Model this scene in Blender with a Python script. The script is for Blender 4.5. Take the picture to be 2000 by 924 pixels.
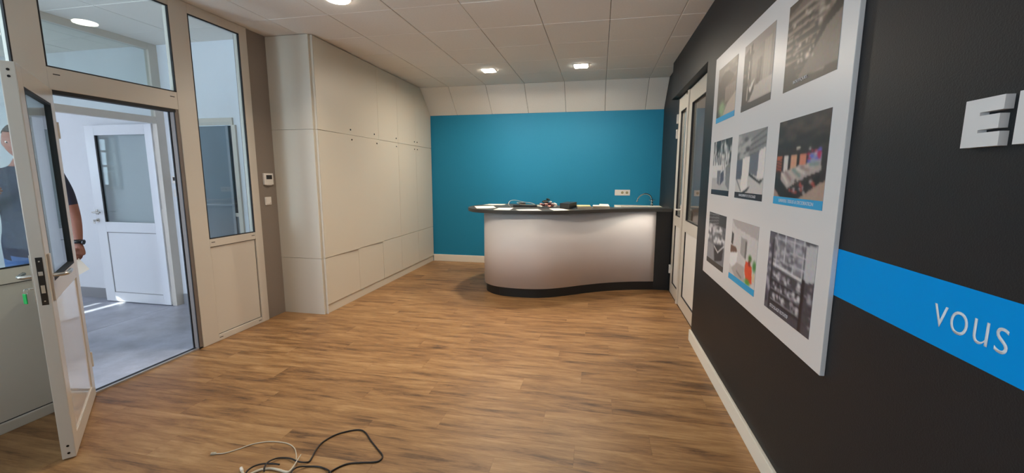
import bpy, bmesh, math, random
import numpy as np
from mathutils import Vector, Matrix

random.seed(7)
for o in list(bpy.data.objects):
    bpy.data.objects.remove(o, do_unlink=True)
scene = bpy.context.scene
C = scene.collection

# ------------------------------------------------------------------ camera
F_PX, YAW, PITCH, ROLL = 823.717, 0.202621, -0.141037, 0.001517
CAM_H = 1.47
cy, sy, cp, sp = math.cos(YAW), math.sin(YAW), math.cos(PITCH), math.sin(PITCH)
fw = Vector((-sy * cp, cy * cp, sp)); rt = Vector((cy, sy, 0)); up = rt.cross(fw)
c_, s_ = math.cos(ROLL), math.sin(ROLL)
rt, up = rt * c_ + up * s_, up * c_ - rt * s_
cam_d = bpy.data.cameras.new('camera')
cam_d.sensor_fit = 'HORIZONTAL'; cam_d.sensor_width = 36.0
cam_d.lens = F_PX / 2000 * 36.0
cam_d.clip_start = 0.05
cam = bpy.data.objects.new('camera', cam_d); C.objects.link(cam)
cam.matrix_world = Matrix(((rt.x, up.x, -fw.x, 0), (rt.y, up.y, -fw.y, 0), (rt.z, up.z, -fw.z, CAM_H), (0, 0, 0, 1)))
scene.camera = cam

# ------------------------------------------------------------------ world, exposure, daylight, added fill lamps
DAY_REAR, DAY_HALL, DAY_FAR, DAY_FARWIN, LAMP_W, SUN_W = 20.0, 255.0, 22.0, 6.0, 17.0, 22.0
world = bpy.data.worlds.new('sky'); scene.world = world; world.use_nodes = True
bg = world.node_tree.nodes['Background']
bg.inputs[0].default_value = (0.72, 0.84, 1.0, 1); bg.inputs[1].default_value = 1.0
vs = scene.view_settings
vs.view_transform = 'Standard'; vs.look = 'None'; vs.gamma = 1.0; vs.exposure = 0.0
try: vs.use_curve_mapping = False
except Exception: pass
try:
    scene.cycles.use_denoising = True
    scene.cycles.max_bounces = 10; scene.cycles.diffuse_bounces = 5; scene.cycles.glossy_bounces = 5
    scene.cycles.transparent_max_bounces = 16; scene.cycles.caustics_reflective = False
    scene.cycles.sample_clamp_indirect = 6.0
except Exception: pass

def area(name, loc, direction, sx, sy_, watts, col, spread=180):
    l = bpy.data.lights.new(name, 'AREA'); l.shape = 'RECTANGLE'; l.size = sx; l.size_y = sy_
    l.energy = watts; l.color = col; l.spread = math.radians(spread)
    o = bpy.data.objects.new(name, l); C.objects.link(o)
    o.location = loc; o.rotation_euler = Vector(direction).to_track_quat('-Z', 'Y').to_euler()
    return o
DAYCOL = (0.80, 0.90, 1.0)
area('daylight_rear_window', (-1.25, -2.62, 1.55), (0, 1, 0.3), 3.0, 1.7, DAY_REAR, (0.88, 0.93, 1.0))
area('daylight_hall_facade', (-4.93, -0.75, 1.35), (1, 0.3, 0.35), 1.5, 2.2, DAY_HALL, (0.70, 0.82, 1.0))
area('hall_end_fill', (-4.05, -1.95, 1.3), (0, 1, 0.0), 1.0, 2.2, 75.0, (0.62, 0.77, 1.0))  # fill added through the unseen hall end, brightens its floor and side wall
area('side_room_fill', (1.55, 4.9, 2.7), (0, 0, -1), 0.6, 0.6, 45.0, (1.0, 0.88, 0.78))  # fill lamp added to lighten the room behind the double door glass
area('daylight_far_side', (-6.4, -0.1, 1.6), (0, 1, -0.05), 1.8, 1.5, DAY_FAR, (0.58, 0.73, 1.0))
area('daylight_far_window', (-8.2, 2.15, 1.7), (1, 0.1, -0.05), 0.5, 0.75, DAY_FARWIN, (0.66, 0.82, 1.0))
sun_d = bpy.data.lights.new('sun', 'SUN'); sun_d.energy = SUN_W; sun_d.angle = 0.0093; sun_d.color = (1, 0.97, 0.92)
sun = bpy.data.objects.new('sun', sun_d); C.objects.link(sun); sun.location = (-12, 0, 6)
sun.rotation_euler = Vector((0.80, 0.425, -0.47)).to_track_quat('-Z', 'Y').to_euler()

# ------------------------------------------------------------------ materials
def S(r, g=None, b=None):
    if g is None: g = b = r
    f = lambda c: (c / 255 / 12.92) if c / 255 <= 0.04045 else ((c / 255 + 0.055) / 1.055) ** 2.4
    return (f(r), f(g), f(b), 1)
MATS = {}
def mat(name, col, rough=0.5, metal=0.0, spec=0.5, noise=0.0, nscale=8.0, bump=0.0, bscale=200.0, coat=0.0, emit=None, estr=0.0):
    m = bpy.data.materials.new(name); m.use_nodes = True; nt = m.node_tree; b = nt.nodes['Principled BSDF']
    b.inputs['Base Color'].default_value = col; b.inputs['Roughness'].default_value = rough
    b.inputs['Metallic'].default_value = metal; b.inputs['Specular IOR Level'].default_value = spec
    b.inputs['Coat Weight'].default_value = coat
    if emit:
        b.inputs['Emission Color'].default_value = emit; b.inputs['Emission Strength'].default_value = estr
    tc = nt.nodes.new('ShaderNodeTexCoord')
    nz = nt.nodes.new('ShaderNodeTexNoise'); nz.inputs['Scale'].default_value = nscale; nz.inputs['Detail'].default_value = 4
    nt.links.new(tc.outputs['Object'], nz.inputs['Vector'])
    mx = nt.nodes.new('ShaderNodeMix'); mx.data_type = 'RGBA'; mx.blend_type = 'MULTIPLY'
    mx.inputs[0].default_value = 1.0
    mr = nt.nodes.new('ShaderNodeMapRange'); mr.inputs[3].default_value = 1 - noise; mr.inputs[4].default_value = 1 + noise
    nt.links.new(nz.outputs['Fac'], mr.inputs[0]); nt.links.new(mr.outputs[0], mx.inputs[7])
    mx.inputs[6].default_value = col
    nt.links.new(mx.outputs[2], b.inputs['Base Color'])
    if bump:
        n2 = nt.nodes.new('ShaderNodeTexNoise'); n2.inputs['Scale'].default_value = bscale; n2.inputs['Detail'].default_value = 3
        nt.links.new(tc.outputs['Object'], n2.inputs['Vector'])
        bp = nt.nodes.new('ShaderNodeBump'); bp.inputs['Strength'].default_value = bump; bp.inputs['Distance'].default_value = 0.004
        nt.links.new(n2.outputs['Fac'], bp.inputs['Height']); nt.links.new(bp.outputs['Normal'], b.inputs['Normal'])
    MATS[name] = m
    return m

def glass_mat(name, tint=(0.93, 0.97, 0.96), r0=0.045):
    m = bpy.data.materials.new(name); m.use_nodes = True; nt = m.node_tree; nt.nodes.clear()
    out = nt.nodes.new('ShaderNodeOutputMaterial'); mix = nt.nodes.new('ShaderNodeMixShader')
    tr = nt.nodes.new('ShaderNodeBsdfTransparent'); tr.inputs[0].default_value = (*tint, 1)
    gl = nt.nodes.new('ShaderNodeBsdfGlossy'); gl.inputs['Roughness'].default_value = 0.0
    ge = nt.nodes.new('ShaderNodeNewGeometry')
    dt = nt.nodes.new('ShaderNodeVectorMath'); dt.operation = 'DOT_PRODUCT'
    nt.links.new(ge.outputs['Incoming'], dt.inputs[0]); nt.links.new(ge.outputs['Normal'], dt.inputs[1])
    ab = nt.nodes.new('ShaderNodeMath'); ab.operation = 'ABSOLUTE'; nt.links.new(dt.outputs['Value'], ab.inputs[0])
    om = nt.nodes.new('ShaderNodeMath'); om.operation = 'SUBTRACT'; om.inputs[0].default_value = 1; nt.links.new(ab.outputs[0], om.inputs[1])
    pw = nt.nodes.new('ShaderNodeMath'); pw.operation = 'POWER'; nt.links.new(om.outputs[0], pw.inputs[0]); pw.inputs[1].default_value = 5
    ma = nt.nodes.new('ShaderNodeMath'); ma.operation = 'MULTIPLY_ADD'; nt.links.new(pw.outputs[0], ma.inputs[0])
    ma.inputs[1].default_value = 1 - r0; ma.inputs[2].default_value = r0
    nt.links.new(ma.outputs[0], mix.inputs[0]); nt.links.new(tr.outputs[0], mix.inputs[1]); nt.links.new(gl.outputs[0], mix.inputs[2])
    nt.links.new(mix.outputs[0], out.inputs[0])
    MATS[name] = m
    return m

WHITE = mat('white_lacquer', S(232, 228, 222), 0.32, noise=0.015)
FRAME = mat('white_frame', S(210, 202, 190), 0.28, noise=0.015)
CABIN = mat('cabinet_white', S(212, 204, 189), 0.42, noise=0.012, nscale=3)
CEIL = mat('ceiling_tile', S(238, 232, 224), 0.9, noise=0.05, nscale=60, bump=0.25, bscale=160)
CEILBACK = mat('ceiling_grid', S(95, 88, 80), 0.9)
BLUE = mat('blue_paint', S(12, 128, 168), 0.65, noise=0.06, nscale=90, bump=0.3, bscale=180)
DARK = mat('charcoal_paint', S(32, 33, 36), 0.5, spec=0.28, noise=0.06, nscale=80, bump=0.2, bscale=220)
GREYW = mat('grey_paint', S(140, 128, 118), 0.6, noise=0.05, nscale=60, bump=0.2)
PLASTER = mat('white_plaster', S(230, 232, 236), 0.7, noise=0.02)
SKIRT = mat('white_skirting', S(232, 226, 214), 0.45)
GSKIRT = mat('grey_skirting', S(150, 150, 152), 0.5)
BLACK = mat('black_gasket', S(20, 18, 18), 0.5)
GASKET = mat('dark_seal', S(26, 24, 26), 0.6)
GLASS = glass_mat('clear_glass')
GLASSD = glass_mat('door_glass', (0.86, 0.9, 0.9), 0.06)
METAL = mat('brushed_steel', S(205, 200, 192), 0.25, metal=1.0)
CHROME = mat('chrome', S(225, 225, 228), 0.08, metal=1.0)
BLKTOP = mat('anthracite_worktop', S(62, 60, 57), 0.5, noise=0.08, nscale=120)
BLKPANEL = mat('black_panel', S(22, 20, 20), 0.55, noise=0.1, nscale=60)
PANELW = mat('counter_white', S(226, 218, 216), 0.4, noise=0.012, nscale=3)
BOARD = mat('board_white', S(216, 210, 208), 0.36)
STRIPE = mat('blue_vinyl', S(0, 146, 222), 0.55, spec=0.06)
VINYLW = mat('white_vinyl', S(225, 228, 235), 0.4)
PLASTIC = mat('white_plastic', S(235, 228, 220), 0.35)
SCREEN = mat('dark_screen', S(38, 34, 32), 0.2)
PAPER = mat('paper', S(240, 236, 225), 0.7, noise=0.03, nscale=30)
MUTED = mat('grey_door_panel', S(120, 130, 140), 0.4, noise=0.05)
TAUPE = mat('taupe_room', S(150, 130, 118), 0.7)
LAMPM = mat('lamp_diffuser', S(255, 250, 235), 0.4, emit=(1, 0.93, 0.8, 1), estr=34.0)
HOUSING = mat('lamp_housing', S(235, 232, 225), 0.4)
CABLEB = mat('black_cable_rubber', S(28, 20, 20), 0.45)
CABLEW = mat('grey_cable_sheath', S(205, 192, 172), 0.5)
PLUG = mat('clear_plug', S(190, 182, 165), 0.25)
SKIN = mat('skin', S(142, 94, 78), 0.6, noise=0.05, nscale=20)  # skin tone set darker to stand for backlit shade in the hall
SHIRT = mat('navy_cotton', S(36, 40, 58), 0.85, noise=0.12, nscale=30)
JEANS = mat('blue_denim', S(62, 88, 128), 0.85, noise=0.12, nscale=60)
SHOE = mat('dark_shoe', S(45, 42, 42), 0.6)
HAIR = mat('dark_hair', S(52, 42, 40), 0.8, noise=0.3, nscale=90)
WATCH = mat('black_watch', S(22, 22, 26), 0.35)
EYE = mat('eye_white', S(225, 220, 215), 0.3)
GREENTAG = mat('green_plastic', S(40, 190, 95), 0.35)
LAPTOP = mat('black_laptop', S(30, 30, 32), 0.4)
BINDER = mat('navy_binder', S(22, 28, 40), 0.5)
PINK = mat('pink_petal', S(205, 150, 140), 0.7); DRED = mat('dark_red_petal', S(82, 24, 26), 0.7)
WPETAL = mat('white_petal', S(222, 216, 208), 0.7); DGREEN = mat('dark_leaf', S(26, 32, 28), 0.7)
YELLOW = mat('pale_yellow_cover', S(222, 214, 160), 0.6)
BEIGE = mat('beige_cover', S(190, 172, 150), 0.6)
SLATE = mat('threshold_metal', S(190, 188, 186), 0.35, metal=0.8)

def wood_mat():
    m = bpy.data.materials.new('wood_plank'); m.use_nodes = True; nt = m.node_tree; b = nt.nodes['Principled BSDF']
    N = nt.nodes.new; L = nt.links.new
    tc = N('ShaderNodeTexCoord'); oi = N('ShaderNodeObjectInfo')
    off = N('ShaderNodeVectorMath'); off.operation = 'SCALE'; off.inputs[0].default_value = (37.0, 53.0, 11.0)
    L(oi.outputs['Random'], off.inputs['Scale'])
    ad = N('ShaderNodeVectorMath'); L(tc.outputs['Object'], ad.inputs[0]); L(off.outputs[0], ad.inputs[1])
    def stretched(sx, sy_, sc, det, dist):
        mp = N('ShaderNodeMapping'); mp.inputs['Scale'].default_value = (sx, sy_, 1); L(ad.outputs[0], mp.inputs[0])
        n = N('ShaderNodeTexNoise'); n.inputs['Scale'].default_value = sc; n.inputs['Detail'].default_value = det
        n.inputs['Distortion'].default_value = dist; n.inputs['Roughness'].default_value = 0.66; L(mp.outputs[0], n.inputs['Vector']); return n
    n1 = stretched(1.3, 8.0, 1.8, 8, 0.4); n2 = stretched(1.3, 26, 3.5, 8, 0.3); n3 = stretched(4.0, 60, 8.0, 3, 0)
    r1 = N('ShaderNodeValToRGB'); e = r1.color_ramp.elements
    e[0].position = 0.36; e[0].color = S(88, 62, 40); e[1].position = 0.70; e[1].color = S(186, 148, 104)
    k = e.new(0.455); k.color = S(136, 98, 62); k = e.new(0.55); k.color = S(160, 120, 78)
    a1 = N('ShaderNodeMath'); a1.operation = 'MULTIPLY_ADD'; L(n2.outputs['Fac'], a1.inputs[0]); a1.inputs[1].default_value = 0.28
    a0 = N('ShaderNodeMath'); a0.operation = 'MULTIPLY'; L(n1.outputs['Fac'], a0.inputs[0]); a0.inputs[1].default_value = 0.74
    L(a0.outputs[0], a1.inputs[2])
    rr = N('ShaderNodeMath'); rr.operation = 'MULTIPLY_ADD'; L(oi.outputs['Random'], rr.inputs[0]); rr.inputs[1].default_value = 0.07; rr.inputs[2].default_value = -0.03
    a2 = N('ShaderNodeMath'); a2.operation = 'ADD'; L(a1.outputs[0], a2.inputs[0]); L(rr.outputs[0], a2.inputs[1])
    L(a2.outputs[0], r1.inputs[0])
    fine = N('ShaderNodeMapRange'); L(n3.outputs['Fac'], fine.inputs[0]); fine.inputs[3].default_value = 0.84; fine.inputs[4].default_value = 1.14
    mx = N('ShaderNodeMix'); mx.data_type = 'RGBA'; mx.blend_type = 'MULTIPLY'; mx.inputs[0].default_value = 1
    L(r1.outputs[0], mx.inputs[6]); L(fine.outputs[0], mx.inputs[7]); L(mx.outputs[2], b.inputs['Base Color'])
    b.inputs['Roughness'].default_value = 0.42; b.inputs['Specular IOR Level'].default_value = 0.45
    bp = N('ShaderNodeBump'); bp.inputs['Strength'].default_value = 0.12; bp.inputs['Distance'].default_value = 0.002
    L(n3.outputs['Fac'], bp.inputs['Height']); L(bp.outputs[0], b.inputs['Normal'])
    return m
WOOD = wood_mat()
UNDER = mat('floor_underlay', S(66, 46, 32), 0.8)

def concrete_mat():
    m = mat('grey_concrete_tile', S(150, 152, 160), 0.35, noise=0.0); nt = m.node_tree; b = nt.nodes['Principled BSDF']
    tc = nt.nodes.new('ShaderNodeTexCoord'); n = nt.nodes.new('ShaderNodeTexNoise'); n.inputs['Scale'].default_value = 3.5
    n.inputs['Detail'].default_value = 8; n.inputs['Roughness'].default_value = 0.65; nt.links.new(tc.outputs['Object'], n.inputs['Vector'])
    r = nt.nodes.new('ShaderNodeValToRGB'); r.color_ramp.elements[0].position = 0.3; r.color_ramp.elements[1].position = 0.7
    r.color_ramp.elements[0].color = S(146, 149, 160); r.color_ramp.elements[1].color = S(188, 191, 204)
    nt.links.new(n.outputs['Fac'], r.inputs[0]); nt.links.new(r.outputs[0], b.inputs['Base Color'])
    return m
CONC = concrete_mat()

# ------------------------------------------------------------------ mesh helpers
WM = {}
def wm(o): return WM.get(o.name, Matrix.Identity(4))
def tag(o, label=None, cat=None, group=None, kind=None):
    if label: o['label'] = label
    if cat: o['category'] = cat
    if group: o['group'] = group
    if kind: o['kind'] = kind
    return o
def thing(name, loc, label, cat, group=None, kind=None, rotz=0.0):
    o = bpy.data.objects.new(name, None); C.objects.link(o); o.empty_display_size = 0.1
    o.location = loc; o.rotation_euler = (0, 0, rotz)
    WM[o.name] = Matrix.Translation(Vector(loc)) @ Matrix.Rotation(rotz, 4, 'Z')
    return tag(o, label, cat, group, kind)
def link(name, me, m, parent=None):
    o = bpy.data.objects.new(name, me); C.objects.link(o)
    if m is not None and not me.materials: me.materials.append(m)
    if parent is not None:
        o.parent = parent; WM[o.name] = wm(parent)
    return o
def obj(name, bm, m, parent=None, smooth=False, local=False):
    """bm is in world coordinates unless local; the object sits in its parent's frame"""
    if parent is not None and not local:
        bm.transform(wm(parent).inverted())
    bmesh.ops.recalc_face_normals(bm, faces=bm.faces)
    me = bpy.data.meshes.new(name); bm.to_mesh(me); bm.free()
    if smooth:
        for p in me.polygons: p.use_smooth = True
    return link(name, me, m, parent)
def B(*boxes, bevel=0.0):
    """boxes: (x0,x1,y0,y1,z0,z1)"""
    bm = bmesh.new()
    for (x0, x1, y0, y1, z0, z1) in boxes:
        r = bmesh.ops.create_cube(bm, size=1.0)
        for v in r['verts']:
            v.co = Vector(((x0 + x1) / 2 + v.co.x * (x1 - x0), (y0 + y1) / 2 + v.co.y * (y1 - y0), (z0 + z1) / 2 + v.co.z * (z1 - z0)))
    if bevel:
        bmesh.ops.bevel(bm, geom=list(bm.edges), offset=bevel, segments=2, affect='EDGES', profile=0.6)
    return bm
def cyl(bm, a, b, r0, r1=None, n=16):
    a, b = Vector(a), Vector(b); r1 = r0 if r1 is None else r1
    d = (b - a); q = d.to_track_quat('Z', 'Y').to_matrix().to_4x4()
    bmesh.ops.create_cone(bm, cap_ends=True, segments=n, radius1=r0, radius2=r1, depth=d.length, matrix=Matrix.Translation((a + b) / 2) @ q)
    return bm
def sph(bm, c, r, sc=(1, 1, 1), u=16, v=10):
    bmesh.ops.create_uvsphere(bm, u_segments=u, v_segments=v, radius=r, matrix=Matrix.Translation(Vector(c)) @ Matrix.Diagonal((*sc, 1)))
    return bm
def spline(pts, n=8):
    P = [Vector(p) for p in pts]; P = [2 * P[0] - P[1]] + P + [2 * P[-1] - P[-2]]; out = []
    for i in range(1, len(P) - 2):
        p0, p1, p2, p3 = P[i - 1:i + 3]
        for k in range(n):
            t = k / n
            out.append(0.5 * (2 * p1 + (p2 - p0) * t + (2 * p0 - 5 * p1 + 4 * p2 - p3) * t * t + (3 * p1 - p0 - 3 * p2 + p3) * t ** 3))
    out.append(P[-2]); return out
def tube(bm, pts, r, n=8, k=8, raw=False):
    P = [Vector(p) for p in pts] if raw else spline(pts, k)
    rings = []; up_ = Vector((0, 0, 1)); last = None
    for i, p in enumerate(P):
        t = (P[min(i + 1, len(P) - 1)] - P[max(i - 1, 0)]).normalized()
        x = t.cross(up_) if last is None else last - t * last.dot(t)
        if x.length < 1e-5: x = t.cross(Vector((1, 0, 0)))
        x.normalize(); last = x; y = t.cross(x)
        rad = r(i / (len(P) - 1)) if callable(r) else r
        rings.append([bm.verts.new(p + (x * math.cos(2 * math.pi * j / n) + y * math.sin(2 * math.pi * j / n)) * rad) for j in range(n)])
    for a, b in zip(rings, rings[1:]):
        for j in range(n): bm.faces.new((a[j], a[(j + 1) % n], b[(j + 1) % n], b[j]))
    bm.faces.new(rings[0][::-1]); bm.faces.new(rings[-1])
    return bm
def prism(poly, z0, z1, bm=None):
    """poly: list of (x,y) extruded in z"""
    bm = bm or bmesh.new()
    lo = [bm.verts.new((x, y, z0)) for x, y in poly]; hi = [bm.verts.new((x, y, z1)) for x, y in poly]
    n = len(poly); bm.faces.new(lo[::-1]); bm.faces.new(hi)
    for i in range(n): bm.faces.new((lo[i], lo[(i + 1) % n], hi[(i + 1) % n], hi[i]))
    return bm
def prism_x(poly, x0, x1, bm=None):
    """poly: list of (y,z) extruded in x"""
    bm = bm or bmesh.new()
    lo = [bm.verts.new((x0, y, z)) for y, z in poly]; hi = [bm.verts.new((x1, y, z)) for y, z in poly]
    n = len(poly); bm.faces.new(lo[::-1]); bm.faces.new(hi)
    for i in range(n): bm.faces.new((lo[i], lo[(i + 1) % n], hi[(i + 1) % n], hi[i]))
    return bm
def text_mesh(s, size, extrude=0.0, bold=0.0, spacing=1.0):
    cu = bpy.data.curves.new('txt', 'FONT'); cu.body = s; cu.size = size; cu.extrude = extrude; cu.offset = bold; cu.space_character = spacing
    cu.resolution_u = 5
    o = bpy.data.objects.new('txt', cu); C.objects.link(o)
    bpy.context.view_layer.update()
    me = bpy.data.meshes.new_from_object(o.evaluated_get(bpy.context.evaluated_depsgraph_get()))
    bpy.data.objects.remove(o, do_unlink=True)
    co = np.empty(len(me.vertices) * 3); me.vertices.foreach_get('co', co); co = co.reshape(-1, 3)
    return me, co

# ------------------------------------------------------------------ main dimensions
H = 2.856                     # ceiling
XP, XC = -3.34, -2.82         # glazed partition, cabinet fronts
XR, XF = 0.853, 0.925         # right wall, recessed far part of it
YB, YC = 6.90, 3.875          # blue wall, near face of the cabinets
YS, ZS = 6.487, 2.478         # where the ceiling starts to slope, where the slope meets the blue wall
YREAR = -2.4
# ------------------------------------------------------------------ floor
fl = obj('floor', B((XP, XF + 0.02, YREAR, YB + 0.05, -0.12, -0.013)), UNDER)
tag(fl, 'brown wood-effect plank floor of the reception room', 'floor', kind='structure')
PW, PL = 0.182, 1.22
plank_cache = {}
def plank_mesh(lx, ly):
    key = (round(lx, 3), round(ly, 3))
    if key not in plank_cache:
        bm = B((-lx / 2 + 0.0001, lx / 2 - 0.0001, -ly / 2 + 0.0001, ly / 2 - 0.0001, -0.012, 0.0))
        bmesh.ops.bevel(bm, geom=[e for e in bm.edges if all(v.co.z > -0.001 for v in e.verts)], offset=0.0006, segments=1, affect='EDGES')
        me = bpy.data.meshes.new('plank'); bm.to_mesh(me); bm.free(); me.materials.append(WOOD); plank_cache[key] = me
    return plank_cache[key]
yy, row = YB, 0
while yy > -0.5:
    x = XP - [0.0, 0.41, 0.82, 0.2, 0.61][row % 5]; xr = XF if yy > 3.93 else XR + 0.004
    while x < xr - 0.01:
        a, b = max(x, XP), min(x + PL, xr)
        if b - a > 0.02:
            o = link('plank', plank_mesh(b - a, PW), WOOD, fl); o.location = ((a + b) / 2, yy - PW / 2, -0.0005)
        x += PL
    yy -= PW; row += 1
link('floor_sheet', plank_mesh(XR - XP, yy - YREAR), WOOD, fl).location = ((XR + XP) / 2, (yy + YREAR) / 2, -0.0005)

# ------------------------------------------------------------------ ceiling with tiles and the sloping strip
ce = obj('ceiling', B((XP - 0.05, XF + 0.15, YREAR - 0.1, YS, H + 0.02, H + 0.12)), CEILBACK)
tag(ce, 'suspended ceiling of pale square tiles over the reception room', 'ceiling', kind='structure')
tile_cache = {}
def tile_mesh(lx, ly):
    key = (round(lx, 3), round(ly, 3))
    if key not in tile_cache:
        bm = B((-lx / 2 + 0.0022, lx / 2 - 0.0022, -ly / 2 + 0.0022, ly / 2 - 0.0022, 0, 0.016))
        bmesh.ops.bevel(bm, geom=[e for e in bm.edges if all(v.co.z < 0.001 for v in e.verts)], offset=0.003, segments=1, affect='EDGES')
        me = bpy.data.meshes.new('ceiling_tile'); bm.to_mesh(me); bm.free(); me.materials.append(CEIL); tile_cache[key] = me
    return tile_cache[key]
def tiles(parent, xs, ys, skip=None):
    for i in range(len(xs) - 1):
        for j in range(len(ys) - 1):
            x0, x1, y0, y1 = xs[i], xs[i + 1], ys[j], ys[j + 1]
            if skip and skip(x0, x1, y0, y1): continue
            o = link('ceiling_tile', tile_mesh(x1 - x0, y1 - y0), CEIL, parent)
            o.location = ((x0 + x1) / 2, (y0 + y1) / 2, H + random.uniform(0, 0.0025))
            o.rotation_euler = (random.uniform(-.002, .002), random.uniform(-.002, .002), 0)
cols = [XP] + [-2.35 + 0.6 * k for k in range(-1, 6)] + [XF]
rows = [YREAR] + [3.487 + 0.6 * k for k in range(-9, 6)]
rows = [r for r in rows if r >= YREAR]
tiles(ce, cols, rows, lambda x0, x1, y0, y1: x1 < XC and y0 > YC)
sl = Vector((0, YB - YS, ZS - H)); slen = sl.length; ang = math.atan2(sl.z, sl.y)
sb = obj('ceiling_slope', prism_x([(YS - 0.0, H + 0.02), (YB + 0.02, ZS + 0.012), (YB + 0.02, ZS + 0.14), (YS, H + 0.14)], XP, XF + 0.15), CEILBACK)
tag(sb, 'sloping white ceiling strip above the blue wall', 'ceiling', kind='structure')
for i in range(len(cols) - 1):
    if cols[i + 1] < XC - 0.05: continue
    x0 = cols[i]; x1 = cols[i + 1]
    o = link('ceiling_tile', tile_mesh(x1 - x0, slen), CEIL, sb)
    o.location = ((x0 + x1) / 2, (YS + YB) / 2, (H + ZS) / 2); o.rotation_euler = (ang, 0, 0)

# ------------------------------------------------------------------ walls of the reception room
w = obj('wall_back', B((XP, XF + 0.2, YB, YB + 0.15, 0, H)), BLUE)
tag(w, 'bright blue painted end wall behind the counter', 'wall', kind='structure')
wr = obj('wall_right', B((XR, XR + 0.25, YREAR, 3.92, 0, H + 0.02), (XR, XR + 0.25, 3.92, 5.74, 2.42, H + 0.02),
                        (XF, XF + 0.18, 5.62, YB, 0, H + 0.02), (XF, XF + 0.18, 3.92, 3.99, 0, 2.42)), DARK)
tag(wr, 'charcoal painted right wall with a door recess', 'wall', kind='structure')
wl = obj('wall_left', B((XP - 0.12, XP + 0.008, 3.62, YC + 0.3, 0, H + 0.02)), GREYW)
tag(wl, 'narrow grey painted wall strip between partition and cabinets', 'wall', kind='structure')
w = obj('wall_left_near', B((XP - 0.12, XP, YREAR, -1.6, 0, H + 0.02)), PLASTER)
tag(w, 'plain white left wall beside the camera', 'wall', kind='structure')
w = obj('wall_rear', B((XP, -2.85, YREAR - 0.15, YREAR, 0, H + 0.12), (0.35, XR + 0.25, YREAR - 0.15, YREAR, 0, H + 0.12),
                      (-2.85, 0.35, YREAR - 0.15, YREAR, 0, 0.65), (-2.85, 0.35, YREAR - 0.15, YREAR, 2.45, H + 0.12)), PLASTER)
tag(w, 'white wall with a wide window behind the camera', 'wall', kind='structure')
wn = obj('window_1', B((-2.85, -2.78, YREAR - 0.1, YREAR - 0.04, 0.65, 2.45), (0.28, 0.35, YREAR - 0.1, YREAR - 0.04, 0.65, 2.45),
                      (-2.78, 0.28, YREAR - 0.1, YREAR - 0.04, 0.65, 0.72), (-2.78, 0.28, YREAR - 0.1, YREAR - 0.04, 2.38, 2.45),
                      (-1.28, -1.22, YREAR - 0.1, YREAR - 0.04, 0.72, 2.38)), FRAME)
tag(wn, 'white framed window behind the camera', 'window', kind='structure')
for a, b in ((-2.78, -1.28), (-1.22, 0.28)):
    obj('pane', B((a, b, YREAR - 0.08, YREAR - 0.074, 0.72, 2.38)), GLASS, wn)
bb = obj('baseboard_back', B((XC, XF, YB - 0.014, YB, 0, 0.118), bevel=0.003), SKIRT)
tag(bb, 'cream skirting board along the blue wall', 'baseboard', kind='structure')
bb = obj('baseboard_right', B((XR - 0.018, XR, 1.0 - 3.3, 3.925, 0, 0.10), bevel=0.003), SKIRT)
tag(bb, 'white skirting board along the charcoal wall', 'baseboard', kind='structure')

# blue vinyl stripe and its lettering, stuck on the right wall
def on_right_text(name, s, parent, m, ymax, ymin, zmin, zmax, x, ext=0.0008, bold=0.0, spacing=1.0):
    """text read from inside the room: runs from high y to low y; fitted to the box"""
    me, co = text_mesh(s, 1.0, 0.0, bold, spacing)
    mn, mx_ = co.min(0), co.max(0)
    new = np.zeros_like(co)
    new[:, 1] = ymax - (co[:, 0] - mn[0]) / (mx_[0] - mn[0]) * (ymax - ymin)
    new[:, 2] = zmin + (co[:, 1] - mn[1]) / (mx_[1] - mn[1]) * (zmax - zmin)
    new[:, 0] = x
    me.vertices.foreach_set('co', new.ravel()); me.update()
    bm = bmesh.new(); bm.from_mesh(me)
    bmesh.ops.recalc_face_normals(bm, faces=bm.faces)
    r = bmesh.ops.extrude_face_region(bm, geom=list(bm.faces))
    for v in [g for g in r['geom'] if isinstance(g, bmesh.types.BMVert)]: v.co.x += ext
    return obj(name, bm, m, parent)
st = obj('stripe', B((XR - 0.0012, XR + 0.002, -1.6, 1.705, 1.043, 1.214)), STRIPE, wr)
st['label'] = 'bright blue vinyl stripe with white lettering'

# ------------------------------------------------------------------ glazed partition on the left (posts, rails, panes, lower panels)
wp = thing('wall_partition', (XP, 2.0, 0), 'cream-white glazed partition with transom and side panels on the left', 'partition', kind='structure')
X0, X1 = XP - 0.03, XP + 0.03      # frame depth
def post(y0, y1, z0, z1, name='post', m=FRAME, p=None, x0=X0, x1=X1):
    return obj(name, B((x0, x1, y0, y1, z0, z1), bevel=0.004), m, p or wp)
post(1.905, 2.055, 0, H); post(2.87, 3.028, 0, H); post(3.53, 3.62, 0, H); post(0.86, 0.98, 0, H); post(-0.42, -0.30, 0, H); post(-1.62, -1.54, 0, H)
post(2.055, 2.87, 1.995, 2.13, 'rail'); post(2.055, 2.87, 2.78, H, 'rail'); post(3.028, 3.53, 2.776, H, 'rail')
post(3.028, 3.53, 0.856, 0.925, 'rail'); post(3.028, 3.53, 0, 0.055, 'rail')
post(0.98, 1.905, 2.776, H, 'rail'); post(0.98, 1.905, 0.856, 0.944, 'rail'); post(0.98, 1.905, 0, 0.06, 'rail')
def glazed(y0, y1, z0, z1, parent=None):
    g = 0.007
    obj('seal', B((XP + 0.012, XP + 0.0302, y0, y0 + g, z0, z1), (XP + 0.012, XP + 0.0302, y1 - g, y1, z0, z1),
                  (XP + 0.012, XP + 0.0302, y0 + g, y1 - g, z0, z0 + g), (XP + 0.012, XP + 0.0302, y0 + g, y1 - g, z1 - g, z1)), GASKET, parent or wp)
    obj('pane', B((XP - 0.004, XP + 0.004, y0, y1, z0, z1)), GLASS, parent or wp)
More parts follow.
